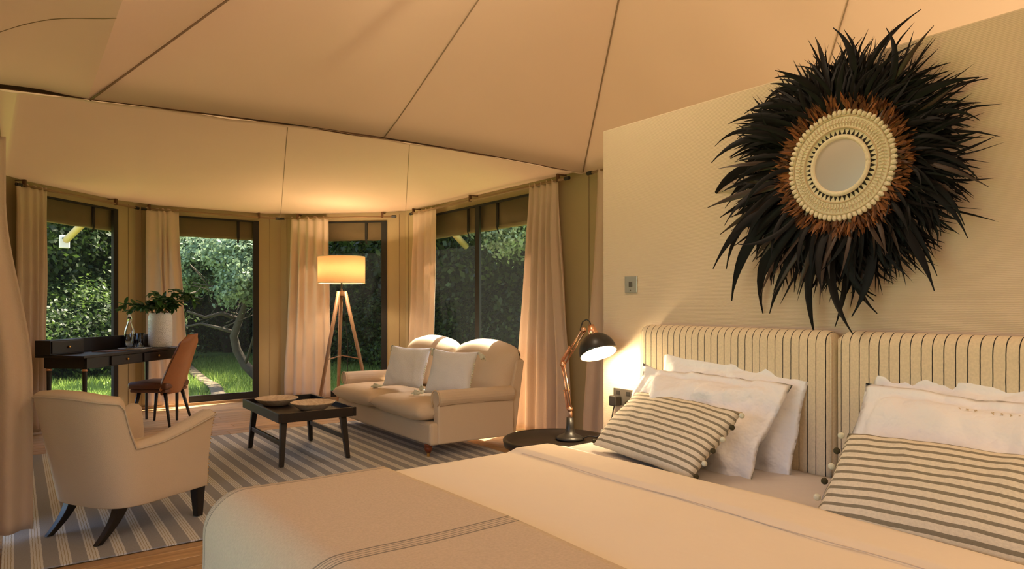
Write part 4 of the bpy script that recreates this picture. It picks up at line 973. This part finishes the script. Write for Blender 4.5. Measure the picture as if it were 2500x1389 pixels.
for q in range(44):
    a = 2 * PI * q / 44; h = 0.062
    tm.add([(0.112 * math.cos(a - h), 0.112 * math.sin(a - h), ZR + 0.0072), (0.112 * math.cos(a + h), 0.112 * math.sin(a + h), ZR + 0.0072), (0.133 * math.cos(a), 0.133 * math.sin(a), ZR + 0.0072)], [(0, 1, 2)])
tm.build('black_triangles', 'mirror_dark', mr)
ring(0.104, 0.009, ZR + 0.010, 'inner_rim', 'cowrie')
MB().lathe([(0, ZR + 0.0075), (0.098, ZR + 0.0075), (0.098, ZR + 0.0085), (0, ZR + 0.0085)], 64).build('mirror_glass', 'mirror_glass', mr)

# ================================================================== OUTDOORS
GZ = -0.14
struct(MB().grid(lambda u, v: (lerp(-40, 60, u), lerp(-40, 60, v), GZ + 0.10 * nz(u * 40, v * 40, 1) * (1 if (lerp(-40, 60, v) > 11 or lerp(-40, 60, u) > 6) else 0) - 0.02), 80, 80).build('ground', 'lawn', smooth=True))
tag(MB().grid(lambda u, v: (lerp(2.25, 3.7, v) + (u - 0.5) * 0.2 + 0.12 * math.sin(v * 7) , lerp(9.95, 20, v), GZ + 0.045 + 0.09 * nz((lerp(2.25, 3.7, v) + 40) * .4, (lerp(9.95, 20, v) + 40) * .4, 1)), 4, 40).build('garden_path', 'path_earth', smooth=True, solid=0.02), 'narrow worn earth path across the lawn outside the window', 'path')
gr = np.random.default_rng(5)
def blades(n, x0, x1, y0, y1):
    x = gr.uniform(x0, x1, n); y = gr.uniform(y0, y1, n); pxc = 2.25 + (y - 9.95) / 10.05 * 1.45 + 0.12 * np.sin((y - 9.95) / 10.05 * 7)
    keep = np.abs(x - pxc) > 0.09 + gr.uniform(0, 0.1, n); x = x[keep]; y = y[keep]; n = len(x)
    h = gr.uniform(0.05, 0.15, n); a = gr.uniform(0, 6.28, n); w = gr.uniform(0.006, 0.014, n); lx = gr.normal(0, 0.04, n); ly = gr.normal(0, 0.04, n); z = np.full(n, GZ)
    v = np.stack([np.stack([x - w * np.cos(a), y - w * np.sin(a), z], 1), np.stack([x + w * np.cos(a), y + w * np.sin(a), z], 1), np.stack([x + lx, y + ly, z + h], 1)], 1).reshape(-1, 3)
    return v, n
def np_mesh(name, verts, per, m):
    n = len(verts) // per; me = bpy.data.meshes.new(name); me.vertices.add(len(verts)); me.vertices.foreach_set('co', verts.astype(np.float32).ravel())
    me.loops.add(len(verts)); me.loops.foreach_set('vertex_index', np.arange(len(verts), dtype=np.int32)); me.polygons.add(n); me.polygons.foreach_set('loop_start', np.arange(0, len(verts), per, dtype=np.int32))
    me.update(calc_edges=True); me.validate(); me.materials.append(M[m]); return me
v1, _ = blades(60000, -1.5, 9, 9.9, 19)
v2, _ = blades(15000, 4.8, 12, 2, 10)
gb = link('lawn_grass', np_mesh('lawn_grass', np.concatenate([v1, v2]), 3, 'grass_blade')); tag(gb, 'short green grass growing outside the tent windows', 'grass', kind='stuff')

def crown_mesh(seed, rx, ry, rz, n, size, m, clusters=60, shell=0.55):
    g = np.random.default_rng(seed)
    d = g.normal(size=(clusters, 3)); d /= np.linalg.norm(d, axis=1)[:, None]; rr = g.uniform(shell, 1.0, clusters)[:, None]
    c = d * rr * np.array([rx, ry, rz]); k = g.integers(0, clusters, n); p = c[k] + g.normal(size=(n, 3)) * np.array([rx, ry, rz]) * 0.15
    out = p / np.array([rx, ry, rz]); nrm = out + g.normal(size=(n, 3)) * 0.7 + np.array([0, 0, 0.5]); nrm /= np.linalg.norm(nrm, axis=1)[:, None]
    t = np.cross(nrm, g.normal(size=(n, 3))); t /= np.linalg.norm(t, axis=1)[:, None]; b = np.cross(nrm, t)
    s = (size * g.uniform(0.6, 1.4, n))[:, None]; w = s * 0.30
    v = np.stack([p - t * s * .5, p + b * w - nrm * s * .05, p + t * s * .5 - nrm * s * .15, p - b * w - nrm * s * .05], 1).reshape(-1, 3)
    return np_mesh('foliage', v, 4, m)
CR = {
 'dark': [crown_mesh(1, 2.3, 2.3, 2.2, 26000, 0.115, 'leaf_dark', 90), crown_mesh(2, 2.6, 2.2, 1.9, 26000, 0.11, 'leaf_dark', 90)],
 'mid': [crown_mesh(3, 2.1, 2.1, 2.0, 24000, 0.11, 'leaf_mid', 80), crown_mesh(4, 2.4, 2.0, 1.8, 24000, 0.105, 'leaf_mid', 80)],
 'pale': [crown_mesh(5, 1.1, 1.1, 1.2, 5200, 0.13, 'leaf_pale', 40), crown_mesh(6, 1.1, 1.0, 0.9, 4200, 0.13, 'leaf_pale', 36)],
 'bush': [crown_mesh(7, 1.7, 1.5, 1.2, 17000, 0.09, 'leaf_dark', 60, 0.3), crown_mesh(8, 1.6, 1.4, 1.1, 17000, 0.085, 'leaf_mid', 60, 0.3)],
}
rt_ = random.Random(9)
def limb(b, p, d, L, r, depth, rr):
    pts = [p]; rs = [r]; q = p.copy(); dd = d.normalized()
    for k in range(5):
        dd = (dd + Vector((rr.uniform(-.28, .28), rr.uniform(-.28, .28), rr.uniform(-.1, .2)))).normalized(); q = q + dd * L / 5; pts.append(q.copy()); rs.append(r * (1 - 0.14 * (k + 1)))
    b.tube(pts, rs, 7)
    if depth > 0:
        for k in range(3): limb(b, pts[2 + k], (dd + Vector((rr.uniform(-1, 1), rr.uniform(-1, 1), rr.uniform(-.1, .6)))).normalized(), L * 0.62, r * 0.5, depth - 1, rr)
TR = [MB() for _ in range(3)]
for i, b in enumerate(TR): limb(b, Vector((0, 0, 0)), Vector((0.1, 0.05, 1)), 3.4, 0.11, 3, random.Random(30 + i))
TR = [b.mesh('trunk', 'bark', True) for b in TR]
def tree(kind, x, y, h, s, label, i, cat='tree', name='tree'):
    t = thing(name, label, cat, (x, y, GZ - 0.05), i * 1.3, 'trees and bushes outside the tent')
    o = link('foliage', CR[kind][i % 2], t, loc=(0, 0, h)); o.scale = (s, s, s); o['kind'] = 'stuff'
    if name == 'tree':
        k = link('trunk', TR[i % 3], t); q = h / 3.0; k.scale = (q, q, q)
# plan position, window it is seen through (0 desk, 1 desk chair, 2 tripod lamp, 3 sofa), kind, crown height, size
NEAR = ['window behind the writing desk', 'window by the desk chair', 'window behind the tripod lamp', 'double window behind the sofa']
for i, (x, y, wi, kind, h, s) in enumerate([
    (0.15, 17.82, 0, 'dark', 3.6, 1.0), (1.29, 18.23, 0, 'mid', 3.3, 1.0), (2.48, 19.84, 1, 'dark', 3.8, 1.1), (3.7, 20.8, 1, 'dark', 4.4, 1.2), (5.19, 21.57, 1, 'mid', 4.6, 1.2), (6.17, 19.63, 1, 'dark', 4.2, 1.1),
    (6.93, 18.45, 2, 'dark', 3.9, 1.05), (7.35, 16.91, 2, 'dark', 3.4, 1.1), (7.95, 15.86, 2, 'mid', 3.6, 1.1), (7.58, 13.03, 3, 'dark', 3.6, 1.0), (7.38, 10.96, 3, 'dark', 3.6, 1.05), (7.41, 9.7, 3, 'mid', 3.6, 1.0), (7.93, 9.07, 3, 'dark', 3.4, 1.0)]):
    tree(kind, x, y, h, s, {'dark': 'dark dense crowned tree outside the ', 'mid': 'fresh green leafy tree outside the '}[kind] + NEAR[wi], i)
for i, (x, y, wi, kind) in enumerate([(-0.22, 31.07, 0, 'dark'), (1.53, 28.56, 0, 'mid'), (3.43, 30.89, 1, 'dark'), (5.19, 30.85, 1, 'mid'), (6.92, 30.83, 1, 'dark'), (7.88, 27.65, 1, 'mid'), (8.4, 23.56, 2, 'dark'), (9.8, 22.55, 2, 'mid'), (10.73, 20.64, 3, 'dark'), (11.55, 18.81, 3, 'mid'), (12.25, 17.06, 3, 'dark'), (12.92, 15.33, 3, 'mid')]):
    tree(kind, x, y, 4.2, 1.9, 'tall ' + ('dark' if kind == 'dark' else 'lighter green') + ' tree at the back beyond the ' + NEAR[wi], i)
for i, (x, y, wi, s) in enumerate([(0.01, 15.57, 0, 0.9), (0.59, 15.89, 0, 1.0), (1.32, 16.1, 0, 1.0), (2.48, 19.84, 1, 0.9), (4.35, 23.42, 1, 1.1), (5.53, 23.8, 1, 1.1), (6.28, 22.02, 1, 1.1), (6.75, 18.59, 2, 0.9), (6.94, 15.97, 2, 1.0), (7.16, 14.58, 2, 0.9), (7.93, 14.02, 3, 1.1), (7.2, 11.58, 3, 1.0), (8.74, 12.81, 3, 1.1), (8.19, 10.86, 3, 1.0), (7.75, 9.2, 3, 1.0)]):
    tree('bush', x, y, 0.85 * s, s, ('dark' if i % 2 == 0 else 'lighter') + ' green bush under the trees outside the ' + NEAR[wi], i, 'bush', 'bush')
# crooked tree in the lawn with pale leaves, outside the window by the desk chair
ct_ = thing('tree', 'crooked grey trunked tree with pale green leaves on the lawn', 'tree')
b = MB(); b.tube([Vector((3.67, 12.17, -0.18)), Vector((3.46, 12.32, -0.02)), Vector((3.26, 12.47, 0.23)), Vector((3.14, 12.56, 0.49)), Vector((3.07, 12.48, 0.74)), Vector((3.15, 12.42, 1.03)), Vector((3.22, 12.25, 1.35)), Vector((3.26, 12.22, 1.67))], [0.10, 0.085, 0.08, 0.075, 0.07, 0.06, 0.045, 0.03], 9)
b.tube([Vector((3.18, 12.53, 1.03)), Vector((2.87, 12.5, 1.14)), Vector((2.62, 12.56, 1.07)), Vector((2.33, 12.53, 1.18))], [0.045, 0.035, 0.028, 0.015], 7)
b.tube([Vector((3.11, 12.58, 0.8)), Vector((2.91, 12.97, 0.88)), Vector((2.67, 13.14, 0.95)), Vector((2.34, 13.14, 0.88))], [0.04, 0.03, 0.022, 0.012], 7)
b.tube([Vector((3.22, 12.25, 1.35)), Vector((2.94, 12.21, 1.52)), Vector((2.66, 12.16, 1.59)), Vector((2.35, 12.14, 1.65))], [0.03, 0.022, 0.016, 0.008], 6)
b.tube([Vector((3.26, 12.47, 0.23)), Vector((3.25, 12.11, 0.54)), Vector((3.27, 11.84, 0.9)), Vector((3.29, 11.83, 1.31))], [0.03, 0.022, 0.016, 0.01], 6)
for k_ in range(14):
    q0 = Vector((rt_.uniform(2.4, 3.4), rt_.uniform(12.3, 13.2), rt_.uniform(0.75, 1.6))); b.tube([q0, q0 + Vector((rt_.uniform(-.4, .4), rt_.uniform(-.3, .3), rt_.uniform(-.1, .4))), q0 + Vector((rt_.uniform(-.8, .8), rt_.uniform(-.3, .3), rt_.uniform(-.2, .7)))], [0.012, 0.008, 0.004], 5)
b.build('trunk', 'bark', ct_, smooth=True)
for i, (x, y, z_, s) in enumerate([(3.17, 11.79, 1.89, 0.55), (3.08, 12.11, 2.22, 0.5), (3.45, 12.09, 2.31, 0.6), (2.82, 13.53, 2.22, 0.55), (2.56, 13.97, 2.39, 0.5), (3.2, 13.75, 2.49, 0.6), (2.64, 13.66, 1.92, 0.4)]):
    o = link('foliage', CR['pale'][i % 2], ct_, loc=(x, y, z_)); o.scale = (s, s, s); o['kind'] = 'stuff'
lb = thing('tree', 'bright fresh green branches hanging near the double window', 'tree', (5.7, 7.73, GZ - 0.05), 0.3)
MB().tube([(0.9, -0.6, 0), (0.85, -0.6, 1.5), (0.5, -0.3, 2.4), (0, 0, 2.7)], [0.05, 0.045, 0.035, 0.02], 7).build('trunk', 'bark', lb, smooth=True)
for i, (dx, dy, z_, s) in enumerate(((0, 0, 2.75, 0.5), (0.3, -0.5, 2.55, 0.45), (-0.2, 0.4, 2.95, 0.42))):
    o = link('foliage', CR['pale'][i % 2], lb, loc=(dx, dy, z_)); o.scale = (s, s, s); o['kind'] = 'stuff'
# timber struts of the fly sheet outside two windows
def strut(pa, pb, pc, label, br=True, k=1.9):
    t = thing('canopy_strut', label, 'strut', pa)
    a = Vector((0, 0, 0)); b_ = (Vector(pb) - Vector(pa)) * k; c = Vector(pc) - Vector(pa)
    MB().tube([a, b_], 0.045, 10).build('pole', 'pole_wood', t, smooth=True); MB().tube([b_ * 0.6, c], 0.03, 8).build('brace', 'pole_wood', t, smooth=True)
    if br: MB().box((-0.07, -0.05, -0.10), (0.05, 0.05, 0.07)).build('bracket', 'white_bracket', t, bevel=0.006); MB().tube([(-0.03, 0, 0.03), (-0.03, -0.06, 0.03)], 0.012, 8).build('bolt', 'black_metal', t)
strut((0.55, 11.23, 2.17), (0.76, 10.45, 2.41), (0.61, 10.93, 2.44), 'timber canopy strut with white bracket outside the window by the desk')
strut((5.12, 8.15, 2.11), (4.57, 7.8, 2.36), (5.02, 7.85, 2.37), 'timber canopy strut outside the double window behind the sofa', False, 1.1)
bpy.context.view_layer.update()
